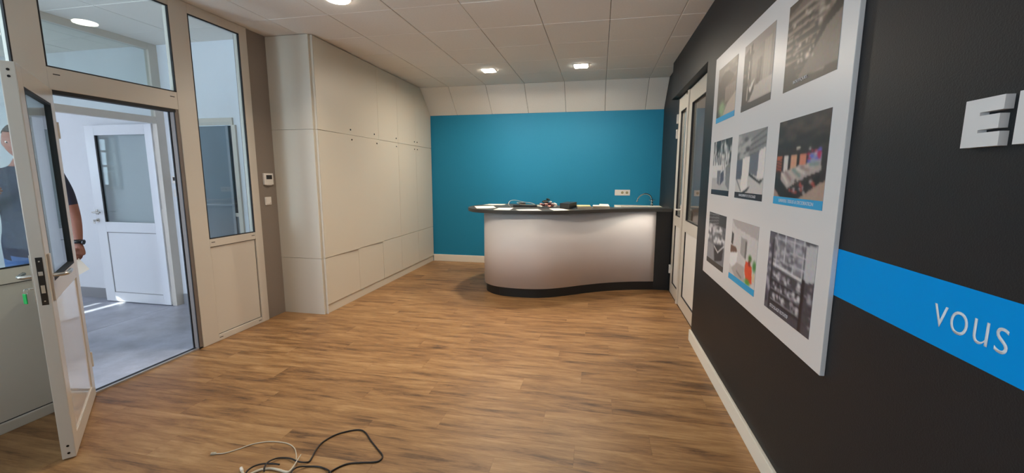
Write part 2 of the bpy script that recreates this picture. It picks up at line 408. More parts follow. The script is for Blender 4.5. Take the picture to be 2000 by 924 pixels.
glazed(2.055, 2.87, 2.13, 2.78); glazed(3.028, 3.53, 0.925, 2.776); glazed(0.98, 1.905, 0.944, 2.776); glazed(-0.30, 0.86, 0.944, 2.776); glazed(-1.54, -0.42, 0.944, 2.776)
for a_, b_ in ((-0.30, 0.86), (-1.54, -0.42)):
    post(a_, b_, 2.776, H, 'rail'); post(a_, b_, 0.856, 0.944, 'rail'); post(a_, b_, 0, 0.06, 'rail')
for y0, y1, z0, z1 in ((3.028, 3.53, 0.055, 0.856), (0.98, 1.905, 0.06, 0.856), (-0.30, 0.86, 0.06, 0.856), (-1.54, -0.42, 0.06, 0.856)):
    g = 0.006
    obj('lower_panel', B((XP - 0.012, XP + 0.016, y0 + g, y1 - g, z0 + g, z1 - g)), FRAME, wp)
    obj('panel_seal', B((XP - 0.01, XP + 0.014, y0, y1, z0, z1)), GASKET, wp)
# small dark drain slots in the rails
for y, z in ((3.06, 0.895), (3.5, 0.895), (3.05, 0.03), (3.5, 0.03), (2.1, 2.09), (2.83, 2.09)):
    obj('drain_slot', B((XP + 0.029, XP + 0.0306, y - 0.018, y + 0.018, z - 0.003, z + 0.003)), GASKET, wp)
# door rebate: dark reveal and threshold
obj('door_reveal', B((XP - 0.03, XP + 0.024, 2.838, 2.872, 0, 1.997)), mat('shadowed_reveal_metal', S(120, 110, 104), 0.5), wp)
obj('door_seal', B((XP - 0.034, XP - 0.024, 2.830, 2.840, 0, 1.985), (XP + 0.018, XP + 0.026, 2.834, 2.840, 0, 1.985), (XP - 0.03, XP + 0.026, 2.06, 2.848, 1.972, 1.997), (XP - 0.03, XP + 0.02, 2.053, 2.066, 0, 1.985)), GASKET, wp)
obj('threshold', B((XP - 0.035, XP + 0.022, 2.055, 2.87, -0.01, 0.009)), GASKET, wp)
obj('threshold_strip', B((XP + 0.006, XP + 0.024, 2.06, 2.865, 0, 0.013)), SLATE, wp)

# ------------------------------------------------------------------ the open door leaf in the foreground
hx, hy = -3.30, 2.060
ex, ey = -2.66, 1.537
Lf = math.hypot(ex - hx, ey - hy); thd = math.atan2(ey - hy, ex - hx)
d1 = thing('door_1', (hx, hy, 0), 'open white door leaf with glass upper half in the left foreground', 'door', kind='structure', rotz=thd)
def dl(name, *boxes, m=FRAME, parent=None, bevel=0.0):   # local leaf frame: x along the leaf, y thickness (0 = face seen, -0.053 = far face)
    return obj(name, B(*boxes, bevel=bevel), m, parent or d1, local=True)
T = 0.053; zb, zt = 0.006, 1.993; SW = 0.098
dl('stile', (0, SW, -T, 0, zb, zt), bevel=0.004); ls = dl('stile', (Lf - SW, Lf, -T, 0, zb, zt), bevel=0.004)
dl('rail', (SW, Lf - SW, -T, 0, zt - 0.095, zt), bevel=0.003); dl('rail', (SW, Lf - SW, -T, 0, 0.835, 0.93), bevel=0.003); dl('rail', (SW, Lf - SW, -T, 0, zb, 0.10), bevel=0.003)
g = 0.012
dl('seal', (SW, SW + g, -T + 0.002, -0.001, 0.93, zt - 0.095), (Lf - SW - g, Lf - SW, -T + 0.002, -0.001, 0.93, zt - 0.095),
   (SW + g, Lf - SW - g, -T + 0.002, -0.001, 0.93, 0.93 + g), (SW + g, Lf - SW - g, -T + 0.002, -0.001, zt - 0.095 - g, zt - 0.095), m=GASKET)
dl('pane', (SW, Lf - SW, -0.021, -0.015, 0.93, zt - 0.095), m=GLASS); dl('pane', (SW, Lf - SW, -0.041, -0.035, 0.93, zt - 0.095), m=GLASS)
GLOSSW = mat('glossy_white_panel', S(228, 224, 220), 0.08, coat=0.3)
dl('lower_panel', (SW, Lf - SW, -T + 0.008, -0.006, 0.10, 0.835), m=GLOSSW)
# lock and lever handles
fp = dl('lock_plate', (Lf - 0.001, Lf + 0.0012, -0.036, -0.012, 0.835, 1.075), m=SCREEN)
dl('latch', (Lf - 0.001, Lf + 0.006, -0.032, -0.016, 0.985, 1.005), m=METAL, parent=fp)
dl('deadbolt', (Lf - 0.001, Lf + 0.002, -0.031, -0.017, 0.895, 0.935), m=METAL, parent=fp)
dl('screw', (Lf - 0.001, Lf + 0.0018, -0.027, -0.021, 0.852, 0.858), (Lf - 0.001, Lf + 0.0018, -0.027, -0.021, 1.052, 1.058), m=METAL, parent=fp)
for s, y0 in ((1, 0.0), (-1, -T)):
    hp = dl('handle_plate', (Lf - 0.066, Lf - 0.03, min(y0, y0 + s * 0.009), max(y0, y0 + s * 0.009), 0.845, 1.085), m=FRAME if s > 0 else METAL, bevel=0.002)
    bm = bmesh.new(); tube(bm, [(Lf - 0.048, y0, 0.975), (Lf - 0.048, y0 + s * 0.038, 0.975), (Lf - 0.062, y0 + s * 0.056, 0.975), (Lf - 0.10, y0 + s * 0.06, 0.975), (Lf - 0.165, y0 + s * 0.058, 0.975)], 0.0095, 10)
    obj('lever', bm, METAL, hp, True, local=True)
for z in (1.955, 1.925, 0.075, 0.035):
    bm = bmesh.new(); cyl(bm, (Lf - 0.002, -0.026, z), (Lf + 0.0012, -0.026, z), 0.006, n=10); obj('screw_hole', bm, SCREEN, d1, local=True)
for z in (0.25, 1.75):
    bm = bmesh.new(); cyl(bm, (-0.012, -0.004, z - 0.05), (-0.012, -0.004, z + 0.05), 0.011, n=12); obj('hinge', bm, FRAME, d1, local=True)
# key with green tag hanging from the far side of the lock
ky = thing('door_key', (ex, ey, 0.9), 'key with a translucent green tag hanging from the open door lock', 'key')
Mleaf = WM[d1.name]
def lw(x, y, z): return Mleaf @ Vector((x, y, z))
bm = bmesh.new(); cyl(bm, lw(Lf - 0.048, -T - 0.004, 0.915), lw(Lf - 0.048, -T - 0.03, 0.915), 0.004, n=8); obj('key_blade', bm, METAL, ky)
bm = bmesh.new(); a = lw(Lf - 0.048, -T - 0.03, 0.915); b = lw(Lf - 0.048, -T - 0.055, 0.915); cyl(bm, a - Vector((0, 0, 0.002)), a + Vector((0, 0, 0.002)), 0.012); obj('key_bow', bm, METAL, ky)
bm = bmesh.new(); tube(bm, [lw(Lf - 0.048 + 0.0, -T - 0.04 - 0.006 * math.sin(t), 0.902 + 0.014 * math.cos(t)) for t in [i * math.pi / 6 for i in range(12)]], 0.0012, 6, 2); obj('key_ring', bm, METAL, ky)
bm = B((-0.011, 0.011, -0.003, 0.003, -0.026, 0.026), bevel=0.003)
bm.transform(Matrix.Translation(lw(Lf - 0.048, -T - 0.044, 0.868)) @ Matrix.Rotation(thd + 0.7, 4, 'Z')); obj('key_tag', bm, GREENTAG, ky)

# ------------------------------------------------------------------ the hall and the room beyond it
XH = -4.72; YW = 3.89; XE = -8.0; YH0 = -1.8; YE0 = 0.15
o = obj('floor_hall', B((XH + 0.004, XP - 0.03, YH0, YW, -0.1, 0.0)), CONC); tag(o, 'grey stone-effect hall floor beyond the open door', 'floor', kind='structure')
o = obj('floor_far', B((XE, XH - 0.002, YE0, YW, -0.1, 0.0)), CONC); tag(o, 'grey floor of the far room past the hall', 'floor', kind='structure')
o = obj('floor_joint', B((XH - 0.01, XH + 0.012, YH0, YW, -0.1, -0.003)), GASKET); tag(o, 'thin dark joint between the two grey floors', 'floor joint', kind='structure')
hc = obj('ceiling_hall', B((XE, XH, YE0, YW, H + 0.02, H + 0.1), (XH, XP - 0.03, YH0, YW, H + 0.02, H + 0.1)), CEILBACK); tag(hc, 'white tiled ceiling of the hall behind the partition', 'ceiling', kind='structure')
HTILE = CEIL
tiles(hc, [XE, -7.6, -7.0, -6.4, -5.8, -5.2, XH], [YE0, 0.53, 1.13, 1.73, 2.33, 2.93, 3.53, YW])
tiles(hc, [XH, -4.12, -3.52, XP - 0.03], [YH0, -1.27, -0.67, -0.07, 0.53, 1.13, 1.73, 2.33, 2.93, 3.53, YW])
# hall side wall with a glazed door in it
DX0, DX1, DZ = -4.50, -3.80, 2.05
wh = obj('wall_hall', B((XE - 0.1, DX0, YW, YW + 0.15, 0, H + 0.02), (DX1, XP - 0.03, YW, YW + 0.15, 0, H + 0.02), (DX0, DX1, YW, YW + 0.15, DZ, H + 0.02)), PLASTER)
tag(wh, 'white side wall running through the hall and far room', 'wall', kind='structure')
bs = obj('baseboard_hall', B((XE, XH - 0.03, YW - 0.014, YW, 0, 0.12), (XH + 0.04, DX0 - 0.05, YW - 0.014, YW, 0, 0.12), (DX1 + 0.05, XP - 0.03, YW - 0.014, YW, 0, 0.12)), GSKIRT)
tag(bs, 'grey skirting along the white hall wall', 'baseboard', kind='structure')
d3 = thing('door_3', (-4.15, YW, 0), 'closed grey glazed door in the hall wall seen through the right side pane', 'door', kind='structure')
obj('frame', B((DX0 - 0.05, DX1 + 0.0, YW - 0.022, YW, DZ - 0.045, DZ + 0.03), (DX0 - 0.05, DX0, YW - 0.022, YW + 0.1, 0, DZ - 0.045), (DX1 - 0.02, DX1 + 0.03, YW - 0.022, YW + 0.1, 0, DZ - 0.045), bevel=0.003), FRAME, d3)
obj('leaf', B((DX0, -3.925, YW + 0.03, YW + 0.07, 0, DZ - 0.045)), MUTED, d3)
obj('leaf_reflection', B((DX0, -3.925, YW + 0.022, YW + 0.03, 1.15, 1.165)), mat('pale_grey_reflection', S(150, 160, 170), 0.4), d3)  # pale strip painting a horizontal reflection on the leaf
obj('stile', B((-3.925, -3.893, YW + 0.012, YW + 0.07, 0, DZ - 0.045)), mat('grey_stile', S(150, 156, 164), 0.4), d3)
obj('dark_pane', B((-3.893, DX1 - 0.02, YW + 0.03, YW + 0.06, 1.07, DZ - 0.045)), mat('dark_glass', S(48, 46, 52), 0.25), d3)
obj('cross_rail', B((-3.893, DX1 - 0.02, YW + 0.015, YW + 0.06, 1.03, 1.07)), FRAME, d3)
obj('lower_panel', B((-3.893, DX1 - 0.02, YW + 0.03, YW + 0.06, 0, 1.03)), MUTED, d3)
# outer walls of hall and far room (with windows for daylight and an end opening added for fill)
o = obj('wall_hall_end', B((XH, -4.6, YH0 - 0.1, YH0, 0, H + 0.12), (-3.5, XP, YH0 - 0.1, YH0, 0, H + 0.12), (-4.6, -3.5, YH0 - 0.1, YH0, 2.5, H + 0.12)), PLASTER); tag(o, 'white end wall of the hall around an opening added for fill light', 'wall', kind='structure')
o = obj('wall_hall_facade', B((XH - 0.1, XH, YH0, -1.6, 0, H + 0.12), (XH - 0.1, XH, 0.05, 0.15, 0, H + 0.12), (XH - 0.1, XH, -1.6, 0.05, 2.6, H + 0.12)), PLASTER)
tag(o, 'white facade wall of the hall around its glazing', 'wall', kind='structure')
en = obj('window_2', B((XH - 0.08, XH - 0.02, -1.6, -1.54, 0, 2.6), (XH - 0.08, XH - 0.02, -0.01, 0.05, 0, 2.6), (XH - 0.08, XH - 0.02, -1.54, -0.01, 2.54, 2.6), (XH - 0.08, XH - 0.02, -1.54, -0.01, 0, 0.1)), FRAME)
tag(en, 'glazed facade of the hall beside the camera', 'window', kind='structure')
obj('pane', B((XH - 0.05, XH - 0.044, -1.54, -0.01, 0.1, 2.54)), GLASS, en)
o = obj('wall_far_side', B((XE - 0.1, -7.4, YE0 - 0.1, YE0, 0, H + 0.12), (-5.4, XH - 0.1, YE0 - 0.1, YE0, 0, H + 0.12), (-7.4, -5.4, YE0 - 0.1, YE0, 0, 0.8), (-7.4, -5.4, YE0 - 0.1, YE0, 2.4, H + 0.12)), PLASTER); tag(o, 'white left wall of the far room', 'wall', kind='structure')
WY0, WY1, WZ0, WZ1 = 1.80, 2.50, 1.24, 2.15
o = obj('wall_far', B((XE - 0.12, XE, YE0, WY0, 0, H + 0.12), (XE - 0.12, XE, WY1, YW + 0.1, 0, H + 0.12), (XE - 0.12, XE, WY0, WY1, 0, WZ0), (XE - 0.12, XE, WY0, WY1, WZ1, H + 0.12)), PLASTER)
tag(o, 'white end wall of the far room around its small window', 'wall', kind='structure')
w3 = obj('window_3', B((XE - 0.1, XE - 0.04, WY0, WY0 + 0.05, WZ0, WZ1), (XE - 0.1, XE - 0.04, WY1 - 0.05, WY1, WZ0, WZ1), (XE - 0.1, XE - 0.04, WY0 + 0.05, WY1 - 0.05, WZ0, WZ0 + 0.05),
                      (XE - 0.1, XE - 0.04, WY0 + 0.05, WY1 - 0.05, WZ1 - 0.05, WZ1), (XE - 0.1, XE - 0.04, WY0 + 0.05, WY1 - 0.05, 1.62, 1.65), (XE - 0.1, XE - 0.04, WY0 + 0.05, WY1 - 0.05, 1.86, 1.89)), FRAME)
tag(w3, 'small barred window of the far room', 'window', kind='structure')
obj('pane', B((XE - 0.075, XE - 0.069, WY0 + 0.05, WY1 - 0.05, WZ0 + 0.05, WZ1 - 0.05)), GLASS, w3)
o = obj('wall_sun_blocker', B((-5.85, -5.75, -3.2, -0.25, 0, 3.2)), PLASTER); tag(o, 'unseen pale wall added to keep sun off the hall glazing', 'wall', kind='structure')  # blocker added out of view to stop sun entering by the hall glazing
sh = w3
z_ = 1.0
SLITS = (1.535, 1.66)
edges_ = [1.0, 1.16, 1.33, SLITS[0], None, SLITS[0] + 0.03, SLITS[1], None, SLITS[1] + 0.05, 1.9, 2.08, 2.26, 2.45, 2.6]
for a_, b_ in zip(edges_, edges_[1:]):
    if a_ is None or b_ is None: continue
    obj('shutter_slat', B((XE - 0.33, XE - 0.31, 1.2, 2.9, a_, b_ - 0.0005)), GSKIRT, sh)
# second partition between hall and far room, its transom and open door
w2 = thing('wall_inner_partition', (XH, 3.0, 0), 'white framed inner partition with transom seen through the doorway', 'partition', kind='structure')
def p2(name, y0, y1, z0, z1, m=FRAME, x0=XH - 0.03, x1=XH + 0.03, bevel=0.003): return obj(name, B((x0, x1, y0, y1, z0, z1), bevel=bevel), m, w2)
p2('post', 3.80, YW, 0, H); p2('post', 2.78, 2.86, 0, H); p2('rail', 2.86, 3.80, 2.03, 2.10); p2('rail', 2.86, 3.80, 2.79, H)
p2('pane', 2.86, 3.80, 2.10, 2.79, GLASS, XH - 0.004, XH + 0.004, 0)
p2('post', 1.4, 1.5, 0, H); p2('rail', 1.5, 2.78, 2.79, H); p2('rail', 1.5, 2.78, 0, 0.12)
p2('pane', 1.5, 2.78, 0.12, 2.79, GLASS, XH - 0.004, XH + 0.004, 0)
o = obj('wall_inner', B((XH - 0.05, XH + 0.05, YE0 + 0.001, 1.4, 0, H + 0.12)), PLASTER); tag(o, 'white stub wall between hall and far room', 'wall', kind='structure')
d2 = thing('door_2', (XH, 3.78, 0), 'white half-glazed inner door standing open against the far room wall', 'door', kind='structure')
DL0, DL1, dy0, dy1 = -5.685, -4.755, 3.785, 3.83
fwhite = mat('far_door_white', S(236, 238, 242), 0.25)
obj('stile', B((DL0, -5.553, dy0, dy1, 0.008, 2.03), bevel=0.003), fwhite, d2); obj('stile', B((-4.852, DL1, dy0, dy1, 0.008, 2.03), bevel=0.003), fwhite, d2)
for z0, z1 in ((0.008, 0.117), (0.833, 0.948), (1.92, 2.03)): obj('rail', B((-5.553, -4.852, dy0, dy1, z0, z1), bevel=0.003), fwhite, d2)
obj('lower_panel', B((-5.553, -4.852, dy0 + 0.008, dy1 - 0.008, 0.117, 0.833)), fwhite, d2)
obj('panel_bead', B((-5.553, -5.545, dy0 + 0.003, dy0 + 0.009, 0.117, 0.833), (-5.553, -4.852, dy0 + 0.003, dy0 + 0.009, 0.825, 0.833), (-5.553, -4.852, dy0 + 0.003, dy0 + 0.009, 0.117, 0.123)), GSKIRT, d2)
obj('seal', B((-5.553, -5.535, dy0 + 0.002, dy0 + 0.02, 0.948, 1.92)), GASKET, d2)
obj('pane', B((-5.553, -4.852, dy0 + 0.018, dy0 + 0.024, 0.948, 1.92)), GLASSD, d2)
hp = obj('handle_rose', B((-5.665, -5.635, dy0 - 0.008, dy0, 1.03, 1.09), bevel=0.003), METAL, d2)
bm = bmesh.new(); tube(bm, [(-5.65, dy0, 1.06), (-5.65, dy0 - 0.04, 1.06), (-5.64, dy0 - 0.055, 1.06), (-5.60, dy0 - 0.058, 1.06), (-5.53, dy0 - 0.058, 1.06)], 0.009, 8); obj('lever', bm, METAL, hp, True)
bm = bmesh.new(); cyl(bm, (-5.65, dy0, 0.965), (-5.65, dy0 - 0.01, 0.965), 0.022); kr = obj('key_rose', bm, METAL, d2)
obj('key', B((-5.654, -5.646, dy0 - 0.05, dy0 - 0.01, 0.955, 0.975), (-5.662, -5.638, dy0 - 0.045, dy0 - 0.04, 0.93, 0.955)), METAL, kr)
for z0, z1 in ((0.05, 0.19), (0.95, 1.1), (1.62, 1.76), (1.85, 1.95)): obj('hinge', B((-4.765, -4.745, 3.80, 3.84, z0, z1), bevel=0.003), FRAME, d2)
obj('edge_seal', B((-4.762, -4.752, 3.835, 3.86, 0.02, 2.02)), GASKET, d2)
# hall thermostat and switch
t = thing('wall_thermostat', (-4.61, YW, 1.43), 'small white thermostat on the hall wall seen through the doorway', 'thermostat')
obj('body', B((-4.648, -4.572, YW - 0.026, YW, 1.39, 1.47), bevel=0.004), PLASTIC, t); obj('display', B((-4.632, -4.598, YW - 0.0275, YW - 0.02, 1.42, 1.458)), SCREEN, t)
t = thing('light_switch', (-4.62, YW, 1.28), 'white light switch on the hall wall below the small thermostat', 'switch')
obj('plate', B((-4.66, -4.58, YW - 0.011, YW, 1.24, 1.32), bevel=0.003), PLASTIC, t); obj('rocker', B((-4.645, -4.595, YW - 0.015, YW - 0.009, 1.255, 1.305), bevel=0.002), PLASTIC, t)

# ------------------------------------------------------------------ thermostat and switch on the grey wall
XG = XP + 0.008
t = thing('wall_thermostat', (XG, 3.76, 1.44), 'white room thermostat with dark display on the grey wall strip', 'thermostat')
obj('body', B((XG, XG + 0.025, 3.70, 3.82, 1.385, 1.50), bevel=0.005), PLASTIC, t); obj('display', B((XG + 0.02, XG + 0.0262, 3.725, 3.80, 1.44, 1.482)), SCREEN, t)
obj('base_lip', B((XG + 0.004, XG + 0.022, 3.725, 3.795, 1.379, 1.386)), PLASTIC, t)
t = thing('light_switch', (XG, 3.745, 1.22), 'square white light switch below the thermostat on the grey wall strip', 'switch')
obj('plate', B((XG, XG + 0.01, 3.705, 3.787, 1.177, 1.26), bevel=0.003), PLASTIC, t)
rk = obj('rocker', B((XG + 0.008, XG + 0.016, 3.716, 3.776, 1.188, 1.249), bevel=0.002), PLASTIC, t)
obj('indicator', B((XG + 0.0155, XG + 0.0165, 3.762, 3.772, 1.196, 1.200)), mat('amber_indicator', S(170, 110, 80), 0.4), rk)

# ------------------------------------------------------------------ fitted cabinets along the left
ycuts = [3.905, 4.54, 5.13, 5.67, 6.265, 6.885]; zc1, zc2 = 0.608, 1.942
lock_y = [4.487, 5.05, 5.612, 6.215, 6.315]
labels = ['nearest white fitted cabinet unit, with the side panel facing the room', 'second white cabinet unit from the near end, door slightly ajar',
          'middle unit of the five white fitted cabinets', 'fourth white cabinet unit, next to the last before the blue wall', 'last white cabinet unit in the corner by the blue wall']
gp = 0.0016
def slope_z(y): return H if y <= YS else H + (ZS - H) * (y - YS) / (YB - YS)
for i in range(5):
    y0, y1 = ycuts[i], ycuts[i + 1]
    u = thing('fitted_cabinet', (XC - 0.25, (y0 + y1) / 2, 0), labels[i], 'cabinet', 'white fitted cabinets along the left wall')
    ys = [y0 - (0.028 if i == 0 else 0)] + ([YS] if y0 < YS < y1 else []) + [y1]
    top = [(y, slope_z(y) - 0.012) for y in ys]
    obj('body', prism_x([(ys[0], 0.099)] + [(y1, 0.099)] + top[::-1], XP + 0.01, XC - 0.021) if i else prism_x([(3.904, 0.099), (y1, 0.099), (y1, H - 0.012), (3.904, H - 0.012)], XP + 0.01, XC - 0.021), CABIN, u)
    obj('base', B((XP + 0.01, XC - 0.036, y0, y1, 0, 0.098)), CABIN, u)
    # upper door
    yt = [y0 + gp] + ([YS] if y0 < YS < y1 else []) + [y1 - gp]
    px = 0.003 if i == 0 else 0.0
    ud = obj('upper_door', prism_x([(y0 + gp, zc2 + 0.002), (y1 - gp, zc2 + 0.002)] + [(y, slope_z(y) - 0.008) for y in yt[::-1]], XC - 0.019, XC + px), CABIN, u)
    # tall door, the first two a little ajar (hinged on their near edge)
    aj = [0.016, 0.016, 0.0, 0.0, 0.0][i]
    bm = B((-0.019, 0, gp, y1 - y0 - gp, zc1 + 0.003, zc2 - 0.003))
    ang_ = math.asin(aj / (y1 - y0)) if aj else 0
    Mx = Matrix.Translation((XC, y0, 0)) @ Matrix.Rotation(-ang_, 4, 'Z')
    bm.transform(Mx); td = obj('tall_door', bm, CABIN, u)
    for dr, z, dx in ((ud, 2.0, px), (td, 1.888, math.tan(ang_) * (lock_y[i] - y0))):
        bm = bmesh.new(); yl = lock_y[i] - (0.03 if (i == 1 and dr is ud) else 0); cyl(bm, (XC + dx - 0.004, yl, z), (XC + dx + 0.0035, yl, z), 0.0095, n=14)
        obj('lock', bm, SCREEN, dr)
    # lower front
    dp = 0.0 if i > 1 else -0.002
    obj('lower_front', B((XC - 0.019 + dp, XC + dp, y0 + gp, y1 - gp, 0.1, zc1 - 0.002)), CABIN, u)
    if i == 0:      # end panels facing the camera, with the rounded vertical corner
        for z0, z1 in ((0.0, zc1 - 0.0015), (zc1 + 0.0015, zc2 - 0.0015), (zc2 + 0.0015, H - 0.004)):
            bm = B((XP + 0.009, XC + 0.0, YC, YC + 0.028, z0, z1))
            bmesh.ops.bevel(bm, geom=[e for e in bm.edges if all(abs(v.co.x - XC) < 1e-4 and abs(v.co.y - YC) < 1e-4 for v in e.verts)], offset=0.027, segments=6, affect='EDGES')
            obj('side_panel', bm, CABIN, u)
o = obj('cabinet_plinth', B((XC - 0.034, XC - 0.014, YC + 0.03, YB - 0.001, 0, 0.098)), CABIN)
tag(o, 'long recessed white plinth under the fitted cabinets', 'plinth')

# ------------------------------------------------------------------ reception counter
ct = thing('reception_counter', (-0.3, 5.6, 0), 'curved reception counter with white front, dark top and black plinth', 'counter')
front = [(-1.30, 5.72), (-1.41, 5.58), (-1.455, 5.40), (-1.435, 5.21), (-1.34, 5.07), (-1.21, 4.985), (-1.0, 4.94), (-0.774, 4.945), (-0.60, 4.99), (-0.444, 5.075), (-0.30, 5.175), (-0.151, 5.285), (0.122, 5.45), (0.42, 5.575), (0.728, 5.655)]
fs = [(p.x, p.y) for p in spline([(x, y, 0) for x, y in front], 6)]
def offset(poly, d):
    out = []
    for i, (x, y) in enumerate(poly):
        x0, y0 = poly[max(i - 1, 0)]; x1, y1 = poly[min(i + 1, len(poly) - 1)]
        l = math.hypot(x1 - x0, y1 - y0); out.append((x + (y1 - y0) / l * d, y - (x1 - x0) / l * d))
    return out
def strip(poly, th, z0, z1): return prism(poly + offset(poly, -th)[::-1], z0, z1)
o = obj('front_panel', strip(fs, 0.018, 0.112, 1.03), PANELW, ct, True)
ins = offset(fs, -0.02)
body = ins + [(0.73, 5.90), (0.2, 5.70), (-0.2, 5.64), (-0.6, 5.74), (-1.0, 5.80)]
obj('body', prism(body, 0.1, 1.03), BLKPANEL, ct)
pl = offset(fs, -0.006) ; pl = [(x + (0.02 if x < -1.2 else 0), y + 0.005) for x, y in pl]
obj('plinth', prism(pl + [(XF - 0.005, 5.668), (XF - 0.005, 5.9), (0.2, 5.68), (-0.2, 5.62), (-0.6, 5.72), (-1.0, 5.76)], 0.0, 0.112), BLKPANEL, ct)
obj('end_panel', B((0.729, XF - 0.005, 5.664, 5.90, 0.112, 1.03)), BLKPANEL, ct)
wt_front = [(-1.50, 6.08), (-1.64, 5.90), (-1.70, 5.70), (-1.71, 5.45), (-1.64, 5.22), (-1.50, 5.04), (-1.25, 4.915), (-1.0, 4.875), (-0.76, 4.89), (-0.53, 4.955), (-0.305, 5.08), (-0.115, 5.215), (0.129, 5.385), (0.36, 5.52), (0.60, 5.605), (XF - 0.004, 5.64)]
wts = [(p.x, p.y) for p in spline([(x, y, 0) for x, y in wt_front], 6)]
top = wts + [(XF - 0.004, 5.96), (0.6, 5.86), (0.25, 5.76), (-0.15, 5.75), (-0.5, 5.90), (-0.9, 6.08), (-1.3, 6.15)]
bm = prism(top, 1.03, 1.07); bmesh.ops.bevel(bm, geom=[e for e in bm.edges if abs(e.verts[0].co.z - e.verts[1].co.z) < 1e-6], offset=0.004, segments=2, affect='EDGES')
obj('worktop', bm, BLKTOP, ct)

# sink unit behind the counter
sk = thing('sink_unit', (0.58, 6.6, 0), 'white sink worktop against the blue wall in the right corner', 'sink')
SX0, SX1, SY0, SY1 = 0.24, XF - 0.004, 6.31, 6.884
obj('cabinet', B((SX0 + 0.01, SX1, SY0 + 0.02, SY1, 0.0, 0.84)), CABIN, sk)
SINKW = mat('sink_composite', S(236, 230, 216), 0.75, spec=0.15)
obj('worktop', B((SX0, 0.33, SY0, SY1, 0.99, 1.03), (0.72, SX1, SY0, SY1, 0.99, 1.03), (0.33, 0.72, SY0, 6.38, 0.99, 1.03), (0.33, 0.72, 6.72, SY1, 0.99, 1.03), bevel=0.002), SINKW, sk)
obj('basin', B((0.32, 0.73, 6.37, 6.73, 0.85, 0.86), (0.32, 0.33, 6.37, 6.73, 0.86, 0.99), (0.72, 0.73, 6.37, 6.73, 0.86, 0.99), (0.33, 0.72, 6.37, 6.38, 0.86, 0.99), (0.33, 0.72, 6.72, 6.73, 0.86, 0.99)), WHITE, sk)
for a_ in (SX0 + 0.01, SX1 - 0.02): obj('side_panel', B((a_, a_ + 0.02, SY0 + 0.02, SY1, 0.84, 0.99)), CABIN, sk)
fc = thing('faucet', (0.795, 6.78, 1.03), 'chrome gooseneck tap on the white sink worktop', 'tap')
bm = bmesh.new(); cyl(bm, (0.795, 6.78, 1.03), (0.795, 6.78, 1.04), 0.026); cyl(bm, (0.795, 6.78, 1.04), (0.795, 6.78, 1.10), 0.017); obj('tap_body', bm, CHROME, fc, True)
bm = bmesh.new(); tube(bm, [(0.795, 6.78, 1.09), (0.793, 6.78, 1.13), (0.775, 6.775, 1.175), (0.735, 6.765, 1.205), (0.685, 6.755, 1.213), (0.63, 6.745, 1.19), (0.592, 6.737, 1.15), (0.575, 6.733, 1.105)], 0.0105, 12)
spt = obj('spout', bm, CHROME, fc, True)
bm = bmesh.new(); cyl(bm, (0.577, 6.7335, 1.112), (0.571, 6.732, 1.09), 0.0135); obj('aerator', bm, CHROME, spt)
bm = bmesh.new(); cyl(bm, (0.795, 6.78, 1.10), (0.795, 6.78, 1.113), 0.02); tube(bm, [(0.755, 6.77, 1.119), (0.795, 6.78, 1.117), (0.835, 6.79, 1.119)], 0.006, 8); obj('handle', bm, CHROME, fc, True)

# double socket on the blue wall
t = thing('wall_socket', (0.36, YB, 1.22), 'white triple socket plate on the blue wall left of the tap', 'socket')
obj('plate', B((0.243, 0.475, YB - 0.011, YB, 1.178, 1.268), bevel=0.003), PLASTIC, t)
obj('blank_cover', B((0.26, 0.312, YB - 0.014, YB - 0.009, 1.195, 1.25), bevel=0.002), PLASTIC, t)
for xx in (0.358, 0.428):
    bm = bmesh.new(); cyl(bm, (xx, YB - 0.0135, 1.223), (xx, YB - 0.009, 1.223), 0.027, n=24); so = obj('socket_ring', bm, PLASTIC, t)
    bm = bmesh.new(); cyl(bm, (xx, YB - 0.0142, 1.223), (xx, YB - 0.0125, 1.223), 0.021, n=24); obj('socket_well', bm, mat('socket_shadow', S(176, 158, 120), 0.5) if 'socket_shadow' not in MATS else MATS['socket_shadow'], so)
    bm = bmesh.new(); cyl(bm, (xx - 0.009, YB - 0.015, 1.223), (xx - 0.009, YB - 0.0135, 1.223), 0.003); cyl(bm, (xx + 0.009, YB - 0.015, 1.223), (xx + 0.009, YB - 0.0135, 1.223), 0.003); obj('pin_hole', bm, SCREEN, so)

# ------------------------------------------------------------------ double door in the right-hand recess
XD = XF + 0.0
d4 = thing('door_4', (XD, 4.8, 0), 'white half-glazed double door in the recess of the charcoal wall', 'door', kind='structure')
obj('frame', B((XD + 0.012, XD + 0.08, 5.585, 5.62, 0, 2.415), (XD + 0.012, XD + 0.08, 3.99, 4.03, 0, 2.415), (XD + 0.012, XD + 0.08, 4.03, 5.585, 2.385, 2.415)), FRAME, d4)
def leaf(y0, y1, gy0, gy1, gz0, gz1, pz0, pz1):
    lf = obj('leaf', B((XD, XD + 0.055, y0, gy0, 0.012, 2.40), (XD, XD + 0.055, gy1, y1, 0.012, 2.40), (XD, XD + 0.055, gy0, gy1, 0.012, pz0), (XD, XD + 0.055, gy0, gy1, pz1, gz0), (XD, XD + 0.055, gy0, gy1, gz1, 2.40)), FRAME, d4)
    obj('pane', B((XD + 0.022, XD + 0.028, gy0, gy1, gz0, gz1)), GLASSD, lf)
    obj('lower_panel', B((XD + 0.012, XD + 0.04, gy0, gy1, pz0, pz1)), WHITE, lf)
    g = 0.008
    obj('seal', B((XD + 0.001, XD + 0.022, gy1 - g, gy1, gz0, gz1), (XD + 0.001, XD + 0.022, gy0, gy1 - g, gz1 - g, gz1), (XD + 0.001, XD + 0.022, gy0, gy1 - g, gz0, gz0 + g),
                  (XD + 0.001, XD + 0.013, gy1 - g, gy1, pz0, pz1), (XD + 0.001, XD + 0.013, gy0, gy1 - g, pz0, pz0 + g)), GASKET, lf)
    return lf
